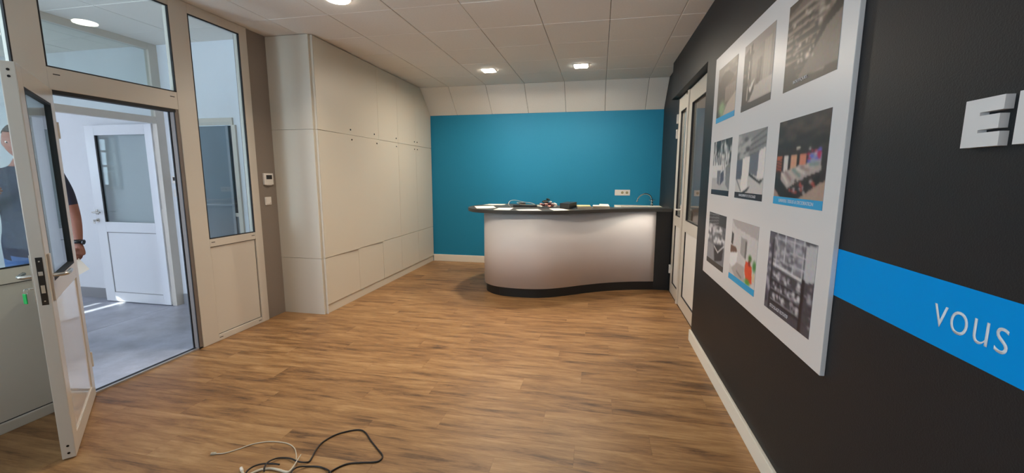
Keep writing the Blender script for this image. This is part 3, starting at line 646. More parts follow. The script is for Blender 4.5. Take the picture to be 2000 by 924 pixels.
la = leaf(5.04, 5.60, 5.13, 5.46, 1.0, 2.24, 0.15, 0.88)
lb = leaf(4.03, 5.03, 4.14, 4.84, 1.0, 2.24, 0.15, 0.88)
obj('cover_strip', B((XD - 0.014, XD, 4.98, 5.05, 0.02, 2.40), bevel=0.003), FRAME, lb)
for z in (2.17, 1.99, 0.30):
    bm = B((XD - 0.02, XD + 0.004, 5.595, 5.625, z - 0.055, z + 0.055), bevel=0.004); obj('hinge', bm, PLASTIC, la)
hp = obj('handle_plate', B((XD - 0.012, XD, 5.06, 5.09, 1.0, 1.16), bevel=0.003), PLASTIC, la)
bm = bmesh.new(); tube(bm, [(XD - 0.01, 5.075, 1.10), (XD - 0.045, 5.075, 1.10), (XD - 0.055, 5.09, 1.10), (XD - 0.056, 5.16, 1.095)], 0.01, 8); obj('lever', bm, PLASTIC, hp, True)
bm = bmesh.new(); cyl(bm, (XD - 0.024, 5.03, 2.37), (XD - 0.012, 5.03, 2.37), 0.014); obj('top_bolt', bm, METAL, la)
obj('bottom_bolt', B((XD - 0.022, XD - 0.008, 5.02, 5.036, 0.012, 0.05)), PLASTIC, la)
o = obj('wall_side_room', B((2.1, 2.2, 3.6, 6.4, 0, H), (XF + 0.19, 2.1, 6.3, 6.4, 0, H), (XR + 0.26, 2.1, 3.6, 3.7, 0, H), (XR + 0.26, 2.2, 3.6, 6.4, H, H + 0.1), (XF + 0.085, 2.2, 3.6, 6.4, -0.1, 0)), TAUPE)
tag(o, 'dim taupe room behind the glass of the double door', 'wall', kind='structure')

# ------------------------------------------------------------------ downlights
def downlight(x, y, label, square=True, watts=LAMP_W, spread=165):
    t = thing('ceiling_downlight', (x, y, H), label, 'ceiling light', 'recessed ceiling downlights')
    r = 0.078
    if square:
        obj('trim', B((x - r - 0.014, x + r + 0.014, y - r - 0.014, y - r, H - 0.005, H + 0.004), (x - r - 0.014, x + r + 0.014, y + r, y + r + 0.014, H - 0.005, H + 0.004),
                      (x - r - 0.014, x - r, y - r, y + r, H - 0.005, H + 0.004), (x + r, x + r + 0.014, y - r, y + r, H - 0.005, H + 0.004)), HOUSING, t)
        obj('diffuser', B((x - r, x + r, y - r, y + r, H - 0.013, H + 0.004)), LAMPM, t)
    else:
        bm = bmesh.new(); cyl(bm, (x, y, H - 0.004), (x, y, H + 0.004), 0.1, n=32); obj('trim', bm, HOUSING, t)
        bm = bmesh.new(); cyl(bm, (x, y, H - 0.013), (x, y, H + 0.002), 0.085, n=32); obj('diffuser', bm, LAMPM, t)
    l = bpy.data.lights.new('downlight_lamp', 'AREA'); l.shape = 'SQUARE' if square else 'DISK'; l.size = 0.15; l.energy = watts; l.color = (1.0, 0.87, 0.70); l.spread = math.radians(spread)
    lo = bpy.data.objects.new('downlight_lamp', l); C.objects.link(lo); lo.parent = t; lo.location = (0, 0, -0.015)
downlight(-1.47, 5.62, 'square lit ceiling downlight above the left part of the counter', True, LAMP_W * 1.8, 172)
downlight(-0.27, 5.62, 'square lit ceiling downlight above the right part of the counter', True, LAMP_W * 1.8, 172)
downlight(-2.06, 3.20, 'round lit ceiling downlight at the top edge near the near cabinet', False, LAMP_W * 0.72, 125)
downlight(-0.85, 3.20, 'round ceiling downlight just beyond the top edge, right of the lit round one', False, LAMP_W * 0.9, 125)
#PART2
# ------------------------------------------------------------------ display board with nine prints on the right wall
bd = thing('display_board', (XR, 2.6, 0.74), 'large white display board of nine photo prints on the charcoal wall', 'board')
XBF = 0.835
obj('panel', B((XBF, XR - 0.0005, 1.706, 3.565, 0.727, 2.34), bevel=0.002), BOARD, bd)
pm = bpy.data.materials.new('photo_print'); pm.use_nodes = True
_a = pm.node_tree.nodes.new('ShaderNodeAttribute'); _a.attribute_name = 'ink'
pm.node_tree.links.new(_a.outputs['Color'], pm.node_tree.nodes['Principled BSDF'].inputs['Base Color'])
pm.node_tree.nodes['Principled BSDF'].inputs['Roughness'].default_value = 0.42
NX, NY = 72, 60
UU, VV = np.meshgrid((np.arange(NX) + 0.5) / NX, (np.arange(NY) + 0.5) / NY)
rng = np.random.default_rng(5)
def lin(c):
    c = np.asarray(c, float) / 255
    return np.where(c <= 0.04045, c / 12.92, ((c + 0.055) / 1.055) ** 2.4)
def canvas(c): return np.ones((NY, NX, 3)) * np.array(c, float)
def poly(im, pts, c, a=1.0):
    pts = np.array(pts, float); ins = np.zeros((NY, NX), bool); n = len(pts)
    for i in range(n):
        x0, y0 = pts[i]; x1, y1 = pts[(i + 1) % n]
        cnd = ((y0 > VV) != (y1 > VV)); xx = (x1 - x0) * (VV - y0) / (y1 - y0 + 1e-9) + x0
        ins ^= cnd & (UU < xx)
    im[ins] = im[ins] * (1 - a) + np.array(c, float) * a
def rect(im, u0, u1, v0, v1, c, a=1.0): poly(im, [(u0, v0), (u1, v0), (u1, v1), (u0, v1)], c, a)
def line(im, p, q, wd, c, a=1.0):
    p, q = np.array(p, float), np.array(q, float); d = q - p; L2 = d @ d
    t = np.clip(((UU - p[0]) * d[0] + (VV - p[1]) * d[1]) / L2, 0, 1)
    ds = np.hypot(UU - p[0] - t * d[0], VV - p[1] - t * d[1]); k = np.clip(1.5 - ds / wd, 0, 1)[..., None] * a
    im[:] = im * (1 - k) + np.array(c, float) * k
def blob(im, u, v, ru, rv, c, a=1.0):
    k = np.clip(1.6 - np.hypot((UU - u) / ru, (VV - v) / rv) * 1.2, 0, 1)[..., None] * a
    im[:] = im * (1 - k) + np.array(c, float) * k
def speckle(im, u0, u1, v0, v1, cols, n, ru, rv, a=0.9):
    for _ in range(n):
        blob(im, rng.uniform(u0, u1), rng.uniform(v0, v1), ru * rng.uniform(.6, 1.4), rv * rng.uniform(.6, 1.4), cols[rng.integers(len(cols))], a)
def art(k):
    if k == 0:      # brown aisle with green shelf end
        im = canvas((138, 122, 110)); poly(im, [(0, .22), (.5, .12), (.85, .28), (.9, .6), (.4, .75), (0, .8)], (92, 76, 66))
        poly(im, [(.42, .42), (.95, .3), (.95, .62), (.45, .72)], (120, 98, 84))
        for j in range(9): line(im, (.48 + .055 * j, .42), (.48 + .055 * j, .66), .012, (196, 180, 164), .8)
        poly(im, [(.35, .9), (.62, .7), (1, .58), (1, .9)], (192, 172, 156)); poly(im, [(0, .78), (.32, .72), (.25, .9), (0, .9)], (60, 52, 46))
        blob(im, .3, .76, .18, .14, (148, 168, 120)); speckle(im, 0, 1, 0, .25, [(165, 148, 136), (120, 105, 96)], 12, .12, .04)
    elif k == 1:    # hanging rails and a white post
        im = canvas((150, 134, 126)); poly(im, [(0, .15), (.3, .05), (.32, .95), (0, .95)], (74, 60, 52)); poly(im, [(.3, .22), (.95, .1), (.95, .72), (.35, .72)], (140, 126, 114))
        poly(im, [(.5, .35), (.66, .33), (.62, .7), (.48, .7)], (98, 84, 76)); poly(im, [(.25, .88), (.45, .68), (1, .66), (1, .88)], (190, 176, 166))
        for j in range(6): line(im, (.72 + .035 * j, .15), (.72 + .035 * j, .66), .01, (205, 190, 174), .8)
        for j in range(5): line(im, (.36 + .05 * j, .3), (.36 + .05 * j, .6), .008, (178, 164, 150), .7)
        line(im, (.22, .08), (.2, .84), .014, (226, 214, 202)); poly(im, [(.24, .66), (.45, .58), (.3, .76)], (226, 216, 206)); poly(im, [(.26, .82), (.45, .62), (.42, .74), (.3, .86)], (70, 58, 52))
        speckle(im, 0, .3, .15, .8, [(120, 104, 94), (52, 42, 38)], 22, .05, .03)
    elif k == 2:    # dark boutique shelving
        im = canvas((70, 58, 50)); poly(im, [(0, .12), (.5, 0), (1, 0), (1, .3), (.62, .45), (0, .2)], (112, 96, 86))
        for j in range(9):
            y = .16 + .085 * j; line(im, (.02, y), (.62 + .02 * j, y - .02 + .028 * j * .4), .016, (168, 150, 136), .85); line(im, (.02, y + .035), (.6, y + .03), .014, (46, 38, 34), .9)
        speckle(im, .05, .7, .15, .75, [(188, 170, 156), (52, 44, 40), (140, 122, 110)], 70, .03, .018); speckle(im, .55, 1, 0, .35, [(150, 132, 120), (64, 54, 48), (176, 160, 146)], 50, .05, .025)
        poly(im, [(.55, .62), (.72, .45), (.9, .32), (1, .3), (1, .5), (.62, .75)], (40, 33, 30)); poly(im, [(.3, .9), (.78, .5), (1, .42), (1, .9)], (120, 106, 96))
        speckle(im, .2, .6, .5, .72, [(220, 200, 184)], 10, .025, .02); poly(im, [(0, .7), (.2, .72), (.3, .9), (0, .9)], (60, 50, 44))
    elif k == 3:    # black and white showroom figures
        im = canvas((180, 174, 172)); rect(im, 0, 1, 0, .45, (66, 64, 64)); speckle(im, 0, 1, 0, .45, [(150, 148, 146), (30, 30, 32), (205, 202, 198)], 40, .05, .07)
        for j in range(8): line(im, (.08 + .11 * j, .25 + .04 * (j % 3)), (.1 + .11 * j, .62), .028, (222, 216, 212), .9)
        rect(im, 0, .5, .45, .68, (214, 208, 205)); poly(im, [(.3, .55), (.5, .55), (.45, .82), (.32, .78)], (120, 118, 124)); poly(im, [(.5, .6), (.66, .55), (.7, .72), (.5, .82)], (84, 84, 100)); poly(im, [(.75, .5), (1, .4), (1, .9), (.8, .8)], (130, 126, 126))
    elif k == 4:    # white shelving blocks in grey
        im = canvas((196, 188, 184)); rect(im, 0, 1, 0, .4, (140, 134, 132)); speckle(im, 0, .5, .05, .42, [(80, 76, 76), (176, 170, 166)], 26, .08, .04)
        for j in range(4): line(im, (.5, .14 + .07 * j), (1, .02 + .09 * j), .012, (84, 80, 80), .8)
        rect(im, 0, .24, .4, .7, (92, 92, 104)); poly(im, [(.24, .38), (.5, .36), (.46, .92), (.22, .88)], (226, 216, 210)); poly(im, [(.5, .36), (.82, .3), (.78, .66), (.5, .6)], (110, 108, 116)); poly(im, [(.8, .3), (1, .26), (1, .68), (.78, .68)], (222, 212, 208))
        poly(im, [(.28, .9), (.56, .8), (.5, .86), (.3, .96)], (48, 44, 44)); poly(im, [(.5, .6), (.85, .72), (1, .68), (.9, .76), (.5, .64)], (52, 48, 48)); line(im, (.02, .68), (.24, .88), .012, (100, 96, 100))
    elif k == 5:    # dark shop with rolls of cloth
        im = canvas((52, 40, 38)); speckle(im, 0, 1, 0, .35, [(78, 62, 56), (36, 28, 27)], 30, .1, .05); line(im, (.44, .35), (.5, .345), .012, (235, 215, 195))
        for u0, u1, c in ((.02, .14, (190, 96, 60)), (.18, .28, (212, 198, 190)), (.34, .46, (206, 150, 118)), (.52, .64, (210, 130, 100)), (.68, .9, (150, 146, 170))): rect(im, u0, u1, .42, .6, c)
        speckle(im, .66, .9, .36, .5, [(190, 30, 70), (90, 96, 190), (210, 200, 200)], 14, .03, .02)
        for j in range(5): line(im, (.02, .48 + .03 * j), (.14, .46 + .03 * j), .007, (60, 30, 24))
        poly(im, [(.14, .62), (.5, .54), (.9, .5), (.92, .6), (.6, .68), (.3, .8), (.14, .7)], (176, 158, 150)); poly(im, [(0, .66), (.14, .7), (.34, .86), (.34, .98), (0, .8)], (36, 28, 28)); poly(im, [(.32, .84), (.7, .7), (.9, .64), (.9, .74), (.34, .98)], (34, 26, 26))
        for j in range(8): line(im, (.16 + .08 * j, .62 - .012 * j), (.3 + .08 * j, .74 - .03 * j), .02, [(214, 200, 190), (150, 120, 112), (196, 176, 166), (120, 140, 130)][j % 4], .8)
        speckle(im, .36, .85, .68, .84, [(190, 70, 60), (170, 160, 158), (60, 52, 52)], 26, .03, .02); poly(im, [(.38, .98), (.92, .72), (1, .7), (1, 1), (.4, 1)], (170, 140, 124)); poly(im, [(0, .8), (.25, .96), (.2, 1), (0, 1)], (160, 132, 122))
    elif k == 6:    # black and white shop, display islands
        im = canvas((118, 116, 120)); rect(im, 0, 1, 0, .22, (48, 46, 48))
        for j in range(5): line(im, (0, .05 + .07 * j), (.6, .02 + .05 * j), .01, (150, 148, 150))
        speckle(im, 0, 1, .25, .55, [(196, 192, 196), (88, 86, 90), (220, 216, 218)], 60, .07, .04); poly(im, [(.4, .6), (.95, .52), (.9, .8), (.5, .9)], (46, 44, 48)); line(im, (.42, .62), (.65, .7), .014, (230, 228, 230)); line(im, (.65, .7), (.95, .54), .014, (230, 228, 230)); poly(im, [(0, .6), (.35, .6), (.45, .9), (0, .9)], (140, 138, 142))
    elif k == 7:    # bright interior with orange boxes
        im = canvas((204, 196, 194)); poly(im, [(0, 0), (1, 0), (1, .2), (.15, .12)], (178, 168, 166)); poly(im, [(.03, .22), (.11, .24), (.1, .42), (.02, .4)], (40, 36, 36)); poly(im, [(.42, .24), (.66, .26), (.64, .55), (.42, .5)], (160, 154, 152)); rect(im, .58, .64, .28, .54, (110, 104, 104)); poly(im, [(0, .44), (.24, .44), (.3, .5), (0, .56)], (110, 76, 62))
        poly(im, [(0, .56), (.32, .5), (.3, .72), (.1, .78), (0, .74)], (226, 222, 222)); poly(im, [(.1, .8), (.32, .66), (.6, .66), (.65, .95), (.3, .92)], (176, 164, 158)); line(im, (.32, .8), (.52, .86), .012, (120, 108, 102)); poly(im, [(.64, .56), (.86, .6), (.9, .84), (.7, .86), (.62, .72)], (222, 78, 40)); poly(im, [(.72, .55), (.8, .52), (.82, .62), (.74, .62)], (150, 40, 30)); blob(im, .78, .5, .06, .05, (70, 120, 50)); blob(im, .94, .58, .06, .08, (70, 130, 60)); blob(im, .74, .86, .1, .05, (90, 150, 60)); rect(im, .9, .97, .68, .8, (214, 190, 150))
    else:           # rotating storage racks in black and white
        im = canvas((70, 68, 76)); poly(im, [(.8, .05), (1, .02), (1, .4), (.8, .45)], (188, 184, 186)); rect(im, 0, .12, 0, 1, (92, 88, 98)); poly(im, [(.14, .04), (.78, .0), (.78, .4), (.14, .42)], (128, 124, 132))
        for j in range(4): line(im, (.2 + .19 * j, 0), (.2 + .19 * j, .42), .012, (200, 196, 200))
        for j in range(3): line(im, (.14, .08 + .13 * j), (.8, .05 + .14 * j), .01, (196, 192, 196))
        line(im, (.12, .4), (.8, .44), .02, (214, 210, 212)); speckle(im, .16, .76, .06, .38, [(176, 172, 178), (92, 88, 96)], 60, .035, .025)
        for j in range(3):
            y = .53 + .13 * j; speckle(im, .14, .76, y - .03, y + .03, [(206, 202, 206), (54, 50, 58), (150, 146, 154)], 34, .03, .025); line(im, (.12, y + .055), (.78, y + .06), .01, (150, 146, 152)); line(im, (.12, y + .075), (.78, y + .08), .016, (36, 32, 40))
        rect(im, .78, .84, .42, 1, (34, 30, 38)); speckle(im, .86, 1, .45, .9, [(170, 164, 170), (60, 56, 64)], 26, .04, .02); rect(im, .1, .14, .1, 1, (44, 40, 50)); speckle(im, 0, .1, .1, .9, [(170, 164, 176), (60, 56, 70)], 20, .03, .04)
    im += rng.normal(0, 5, im.shape)
    # light blur
    for _ in range(1):
        q = np.pad(im, ((1, 1), (1, 1), (0, 0)), mode='edge'); im = (q[:-2, 1:-1] + q[2:, 1:-1] + q[1:-1, :-2] + q[1:-1, 2:] + 3 * q[1:-1, 1:-1]) / 7
    return np.clip(im, 4, 250)
PCOL = [(3.4571, 3.0193), (2.8869, 2.4286), (2.2769, 1.8105)]
PROW = [(1.859, 2.2388), (1.3427, 1.7256), (0.8285, 1.2083)]
CAPS = ['', '', 'BOUTIQUES', '', 'RANGEMENT ET STOCKAGE', 'UNIVERS TISSUS & DECORATION', '', '', 'STOCKAGE ROTATIF']
CBAR = ['b', 'd', 'n', 'k', 'k', 'b', 'd', 'b', 'n']
PLAB = ['brown shop aisle print with green shelf end', 'print of hanging rails and a white post', 'dark sepia print of boutique shelving', 'black and white print of white display figures', 'grey print of white shelving blocks',
        'dark colour print of fabric rolls', 'black and white print of shop display islands', 'bright print with orange boxes', 'black and white print of rotating storage racks']
CAPD = mat('caption_black', S(40, 38, 46), 0.42); CAPB = mat('caption_blue', S(52, 158, 208), 0.42); CAPG = mat('caption_brown', S(70, 62, 58), 0.42); CAPT = mat('caption_lettering', S(206, 204, 208), 0.45)
for k in range(9):
    r_, c_ = divmod(k, 3); ya, yb = PCOL[c_]; za, zb_ = PROW[r_]
    im = lin(art(k)).reshape(-1, 3)
    us = np.linspace(0, 1, NX); vs_ = np.linspace(0, 1, NY)
    vtx = [(XBF - 0.0015, ya + (yb - ya) * u, zb_ + (za - zb_) * v) for v in vs_ for u in us]
    fcs = [(j * NX + i, j * NX + i + 1, (j + 1) * NX + i + 1, (j + 1) * NX + i) for j in range(NY - 1) for i in range(NX - 1)]
    n0 = len(vtx); e_ = [0, NX - 1, NY * NX - 1, (NY - 1) * NX]
    vtx += [(XBF, vtx[q][1], vtx[q][2]) for q in e_]
    for q in range(4): fcs.append((e_[q], e_[(q + 1) % 4], n0 + (q + 1) % 4, n0 + q))
    M = wm(bd).inverted(); me = bpy.data.meshes.new('photo_print'); me.from_pydata([M @ Vector(v) for v in vtx], [], fcs); me.update()
    at = me.color_attributes.new('ink', 'FLOAT_COLOR', 'POINT')
    colr = np.ones((len(vtx), 4)); colr[:n0, :3] = im; colr[n0:, :3] = 0.6
    at.data.foreach_set('color', colr.ravel())
    pr = link('photo_print', me, pm, bd); pr['label'] = PLAB[k]
    if CBAR[k] != 'n':
        h0, h1 = (0.0, 0.036)
        cb = obj('caption_bar', B((XBF - 0.0026, XBF - 0.001, yb, ya, za + h0, za + h1)), {'b': CAPB, 'd': CAPG, 'k': CAPD}[CBAR[k]], pr)
    else:
        cb = pr
    if CAPS[k]:
        mid, hw = (ya + yb) / 2 + (0.06 if k in (2, 8) else 0.0), {2: 0.065, 8: 0.10}.get(k, 0.165 if k == 5 else 0.14)
        on_right_text('caption_text', CAPS[k], cb, CAPT, mid + hw, mid - hw, za + (0.012 if CBAR[k] != 'n' else 0.018), za + (0.027 if CBAR[k] != 'n' else 0.034), XBF - 0.0036)
# blue stripe lettering and raised sign letters
tx = on_right_text('lettering', 'vous', st, VINYLW, 1.241, 1.037, 1.096, 1.153, XR - 0.0026, bold=-0.012, spacing=1.05)
tx['label'] = 'thin white lettering reading VOUS'
def letter_poly(polys, label):
    t = thing('sign_letter', (XR, polys[0][0][0], 1.535), label, 'sign letter', 'raised white letters on the charcoal wall')
    bm = bmesh.new()
    for p_ in polys: prism_x(p_, XR - 0.018, XR - 0.0005, bm)
    obj('letter_body', bm, VINYLW if False else BOARD, t)
    return t
ye, ze, we, he = 1.213, 1.5377, 0.099, 0.107
def ep(u, v): return (ye - u * we, ze + v * he)
letter_poly([[ep(0, 0), ep(.98, 0), ep(.98, .29), ep(.42, .29), ep(.42, .355), ep(.93, .355), ep(.93, .645), ep(.42, .645), ep(.42, .715), ep(1, .715), ep(1, 1), ep(0, 1)]], 'raised white block letter E fully in view on the charcoal wall')
letter_poly([[(1.083, ze), (1.045, ze), (1.045, ze + he), (1.083, ze + he)]], 'raised white letter stem cut off by the right edge of the photo')

# ------------------------------------------------------------------ things on the counter
ZT = 1.07
def sheet(name, pts, label, group=None, z=ZT, th=0.0012, m=PAPER, curl=0.0):
    bm = bmesh.new(); n = 6
    P = [Vector((x, y, 0)) for x, y in pts]
    g = [[None] * (n + 1) for _ in range(n + 1)]
    lo = [[None] * (n + 1) for _ in range(n + 1)]
    for i in range(n + 1):
        for j in range(n + 1):
            a, b = i / n, j / n; p = P[0] * (1 - a) * (1 - b) + P[1] * a * (1 - b) + P[2] * a * b + P[3] * (1 - a) * b
            zz = z + curl * (a - .5) ** 2 * 4 * (0.3 + 0.7 * b)
            lo[i][j] = bm.verts.new((p.x, p.y, zz)); g[i][j] = bm.verts.new((p.x, p.y, zz + th))
    for i in range(n):
        for j in range(n):
            bm.faces.new((g[i][j], g[i + 1][j], g[i + 1][j + 1], g[i][j + 1])); bm.faces.new((lo[i][j], lo[i][j + 1], lo[i + 1][j + 1], lo[i + 1][j]))
    for i in range(n):
        bm.faces.new((lo[i][0], lo[i + 1][0], g[i + 1][0], g[i][0])); bm.faces.new((lo[i][n], g[i][n], g[i + 1][n], lo[i + 1][n]))
        bm.faces.new((lo[0][i], g[0][i], g[0][i + 1], lo[0][i + 1])); bm.faces.new((lo[n][i], lo[n][i + 1], g[n][i + 1], g[n][i]))
    o = obj(name, bm, m); tag(o, label, 'paper', group); return o
GP = 'papers spread on the counter top'
sheet('paper_sheet', [(-1.66, 5.53), (-1.42, 5.63), (-1.29, 5.26), (-1.50, 5.10)], 'white paper sheet nearest the rounded left end of the counter', GP, curl=0.003)
sheet('paper_sheet', [(-1.62, 5.80), (-1.58, 6.02), (-1.32, 5.98), (-1.36, 5.76)], 'white paper sheet at the back left of the counter top', GP, curl=0.004)
sheet('paper_sheet', [(-1.26, 5.30), (-1.08, 5.34), (-1.05, 4.97), (-1.25, 4.96)], 'white paper sheet below the black laptop, right of the leftmost papers', GP)
sheet('paper_sheet', [(-1.00, 5.08), (-0.74, 5.20), (-0.66, 4.97), (-0.93, 4.91)], 'long white paper sheet at the counter front, left of the flowers', GP)
sheet('paper_sheet', [(-0.62, 5.34), (-0.46, 5.37), (-0.34, 5.10), (-0.52, 5.00)], 'white paper sheet between the flowers and the black binder', GP)
lt = thing('laptop', (-0.95, 5.63, ZT), 'closed black laptop lying on the counter top', 'laptop')
bm = B((-0.175, 0.175, -0.115, 0.115, 0.002, 0.014), bevel=0.004); bm.transform(Matrix.Translation((-0.955, 5.63, ZT)) @ Matrix.Rotation(0.1, 4, 'Z')); obj('base', bm, LAPTOP, lt)
bm = B((-0.175, 0.175, -0.115, 0.115, 0.0155, 0.024), bevel=0.004); bm.transform(Matrix.Translation((-0.955, 5.63, ZT)) @ Matrix.Rotation(0.1, 4, 'Z')); obj('lid', bm, LAPTOP, lt)
ch = thing('charger_cable', (-1.0, 5.63, ZT + 0.026), 'coiled pale cable with black adapter on top of the closed laptop', 'cable')
bm = B((-1.06, -0.97, 5.60, 5.645, ZT + 0.0245, ZT + 0.05), bevel=0.006); obj('adapter', bm, LAPTOP, ch)
bm = bmesh.new(); tube(bm, [(-1.15, 5.50, ZT + 0.004), (-1.19, 5.56, ZT + 0.03), (-1.185, 5.62, ZT + 0.07), (-1.13, 5.65, ZT + 0.083), (-1.05, 5.66, ZT + 0.07), (-0.98, 5.64, ZT + 0.058), (-0.90, 5.62, ZT + 0.05), (-0.84, 5.60, ZT + 0.034), (-0.88, 5.56, ZT + 0.028), (-0.98, 5.555, ZT + 0.03), (-1.05, 5.57, ZT + 0.04), (-1.08, 5.60, ZT + 0.053), (-1.0, 5.62, ZT + 0.056)], 0.0028, 6, 8); obj('cord', bm, CABLEW, ch, True)
fb = thing('flower_bunch', (-0.66, 5.45, ZT), 'small bunch of dark red, pink and white artificial flowers on the counter', 'flowers')
rf = random.Random(3)
def flower(c, r, m, name='flower'):
    bm = bmesh.new()
    for q in range(6):
        a = q * math.pi / 3 + rf.random(); sph(bm, (c[0] + math.cos(a) * r * .55, c[1] + math.sin(a) * r * .55, c[2] + rf.uniform(-.2, .3) * r), r * .55, (1, 1, .7), 8, 6)
    sph(bm, c, r * .6, (1, 1, 1), 8, 6); return obj(name, bm, m, fb, True)
for (dx, dy, dz, r, m) in [(-.085, -.02, .018, .022, WPETAL), (-.06, .01, .035, .022, PINK), (-.035, -.035, .03, .024, DRED), (-.01, .0, .06, .03, DGREEN), (.0, -.03, .035, .024, PINK), (.012, .02, .085, .022, DGREEN), (-.03, .015, .065, .024, DGREEN),
                          (.03, -.02, .04, .026, DRED), (.04, .03, .06, .016, WPETAL), (.06, -.02, .028, .024, DRED), (.085, .0, .035, .03, WPETAL), (.035, -.045, .02, .02, PINK), (-.05, -.045, .015, .018, WPETAL), (.1, -.02, .02, .02, WPETAL)]:
    flower((-0.66 + dx * 1.15, 5.45 + dy * 1.15, ZT + dz * 1.25), r * 1.2, m)
bm = bmesh.new()
for q in range(4): tube(bm, [(-0.66 + .02 * q - .03, 5.45, ZT + .03), (-0.64 + .01 * q, 5.52, ZT + .012), (-0.62 + .005 * q, 5.60, ZT + .006)], 0.003, 6, 4)
obj('stems', bm, DGREEN, fb, True)
bi = thing('ring_binder', (-0.38, 5.40, ZT), 'black box binder lying on the counter top beside a pile of booklets', 'binder')
Mb = Matrix.Translation((-0.375, 5.395, ZT)) @ Matrix.Rotation(-0.5, 4, 'Z') @ Matrix.Rotation(math.radians(4), 4, 'X')
bm = B((-0.07, 0.07, -0.09, 0.09, 0.008, 0.013), (-0.07, 0.07, -0.09, 0.09, 0.07, 0.075), (-0.07, -0.064, -0.09, 0.09, 0.013, 0.07)); bm.transform(Mb); obj('cover', bm, BINDER, bi)
bm = B((-0.063, 0.067, -0.087, 0.087, 0.0135, 0.0695)); bm.transform(Mb); obj('page_block', bm, LAPTOP, bi)
def booklet(name, cx, cy_, rot, w_, d_, z0, th, m, label):
    t = thing(name, (cx, cy_, z0), label, 'booklet', 'booklets piled on the counter top')
    Mx = Matrix.Translation((cx, cy_, z0)) @ Matrix.Rotation(rot, 4, 'Z')
    bm = B((-w_ / 2, w_ / 2, -d_ / 2, d_ / 2, 0, 0.0012), (-w_ / 2, w_ / 2, -d_ / 2, d_ / 2, th - 0.0012, th), (-w_ / 2, w_ / 2, -d_ / 2, -d_ / 2 + 0.0015, 0.0012, th - 0.0012)); bm.transform(Mx); obj('cover', bm, m, t)
    bm = B((-w_ / 2 + 0.002, w_ / 2 - 0.002, -d_ / 2 + 0.0016, d_ / 2 - 0.003, 0.0013, th - 0.0013)); bm.transform(Mx); obj('pages', bm, PAPER if m is not PAPER else BEIGE, t)
booklet('booklet', -0.185, 5.42, 0.15, 0.18, 0.20, ZT + 0.0005, 0.028, BEIGE, 'grey-beige booklet at the bottom of the pile beside the binder')
booklet('booklet', -0.19, 5.43, 0.08, 0.17, 0.19, ZT + 0.029, 0.010, YELLOW, 'pale yellow booklet on top of the pile beside the binder')
booklet('booklet', 0.03, 5.55, 0.05, 0.21, 0.19, ZT + 0.0005, 0.026, BEIGE, 'thick beige booklet at the right end of the things on the counter')
booklet('booklet', 0.03, 5.55, 0.0, 0.205, 0.185, ZT + 0.027, 0.006, PAPER, 'white leaflet lying on the thick beige booklet')
bm = bmesh.new(); a0 = Vector((-0.0, 5.52, ZT + 0.0335)); vv = [a0, a0 + Vector((.13, .02, 0)), a0 + Vector((.13, .06, .0)), a0 + Vector((0, .04, 0)), a0 + Vector((.01, .03, .022)), a0 + Vector((.12, .05, .018))]
vs2 = [bm.verts.new(v) for v in vv]; bm.faces.new((vs2[0], vs2[1], vs2[5], vs2[4])); bm.faces.new((vs2[3], vs2[4], vs2[5], vs2[2])); bm.faces.new((vs2[0], vs2[4], vs2[3])); bm.faces.new((vs2[1], vs2[2], vs2[5])); bm.faces.new((vs2[0], vs2[3], vs2[2], vs2[1]))
o = obj('folded_note', bm, PAPER); tag(o, 'small folded white note on top of the right-hand booklets', 'paper')

# ------------------------------------------------------------------ cables on the floor
bk = thing('power_cable', (-1.4, 1.8, 0), 'long black power cable lying in loops on the wooden floor', 'cable')
PATH_BLACK = [(-1.587, 1.622, 0.0045), (-1.609, 1.65, 0.0045), (-1.621, 1.688, 0.0045), (-1.612, 1.731, 0.0045), (-1.577, 1.75, 0.0045), (-1.534, 1.745, 0.0045), (-1.49, 1.73, 0.0045), (-1.453, 1.731, 0.0045), (-1.434, 1.748, 0.0045), (-1.438, 1.778, 0.0045), (-1.459, 1.841, 0.0045), (-1.466, 1.906, 0.0045), (-1.441, 1.977, 0.0045), (-1.391, 2.026, 0.0045), (-1.332, 2.054, 0.0045), (-1.28, 2.036, 0.0045), (-1.21, 1.974, 0.0045), (-1.139, 1.917, 0.0045), (-1.089, 1.877, 0.0045), (-1.076, 1.848, 0.0045), (-1.091, 1.819, 0.0045), (-1.159, 1.799, 0.0045), (-1.224, 1.777, 0.0045), (-1.26, 1.738, 0.0045), (-1.278, 1.698, 0.0045), (-1.291, 1.653, 0.0045)]
PATH_BLACK2 = [(-1.669, 1.59, 0.0045), (-1.672, 1.613, 0.0045), (-1.665, 1.646, 0.0045), (-1.635, 1.669, 0.0045), (-1.581, 1.68, 0.0045), (-1.55, 1.681, 0.0045)]
PATH_BLACK3 = [(-1.44, 1.622, 0.0045), (-1.454, 1.654, 0.0045), (-1.45, 1.687, 0.0045), (-1.416, 1.716, 0.0045), (-1.362, 1.725, 0.0045), (-1.317, 1.718, 0.0045), (-1.276, 1.695, 0.0045), (-1.225, 1.659, 0.0045)]
PATH_WHITE = [(-1.966, 1.704, 0.003), (-1.921, 1.719, 0.003), (-1.879, 1.76, 0.003), (-1.835, 1.815, 0.003), (-1.771, 1.851, 0.003), (-1.697, 1.862, 0.003), (-1.638, 1.856, 0.003), (-1.584, 1.831, 0.003), (-1.537, 1.786, 0.003), (-1.502, 1.74, 0.003), (-1.481, 1.703, 0.003), (-1.461, 1.659, 0.003), (-1.447, 1.615, 0.003)]
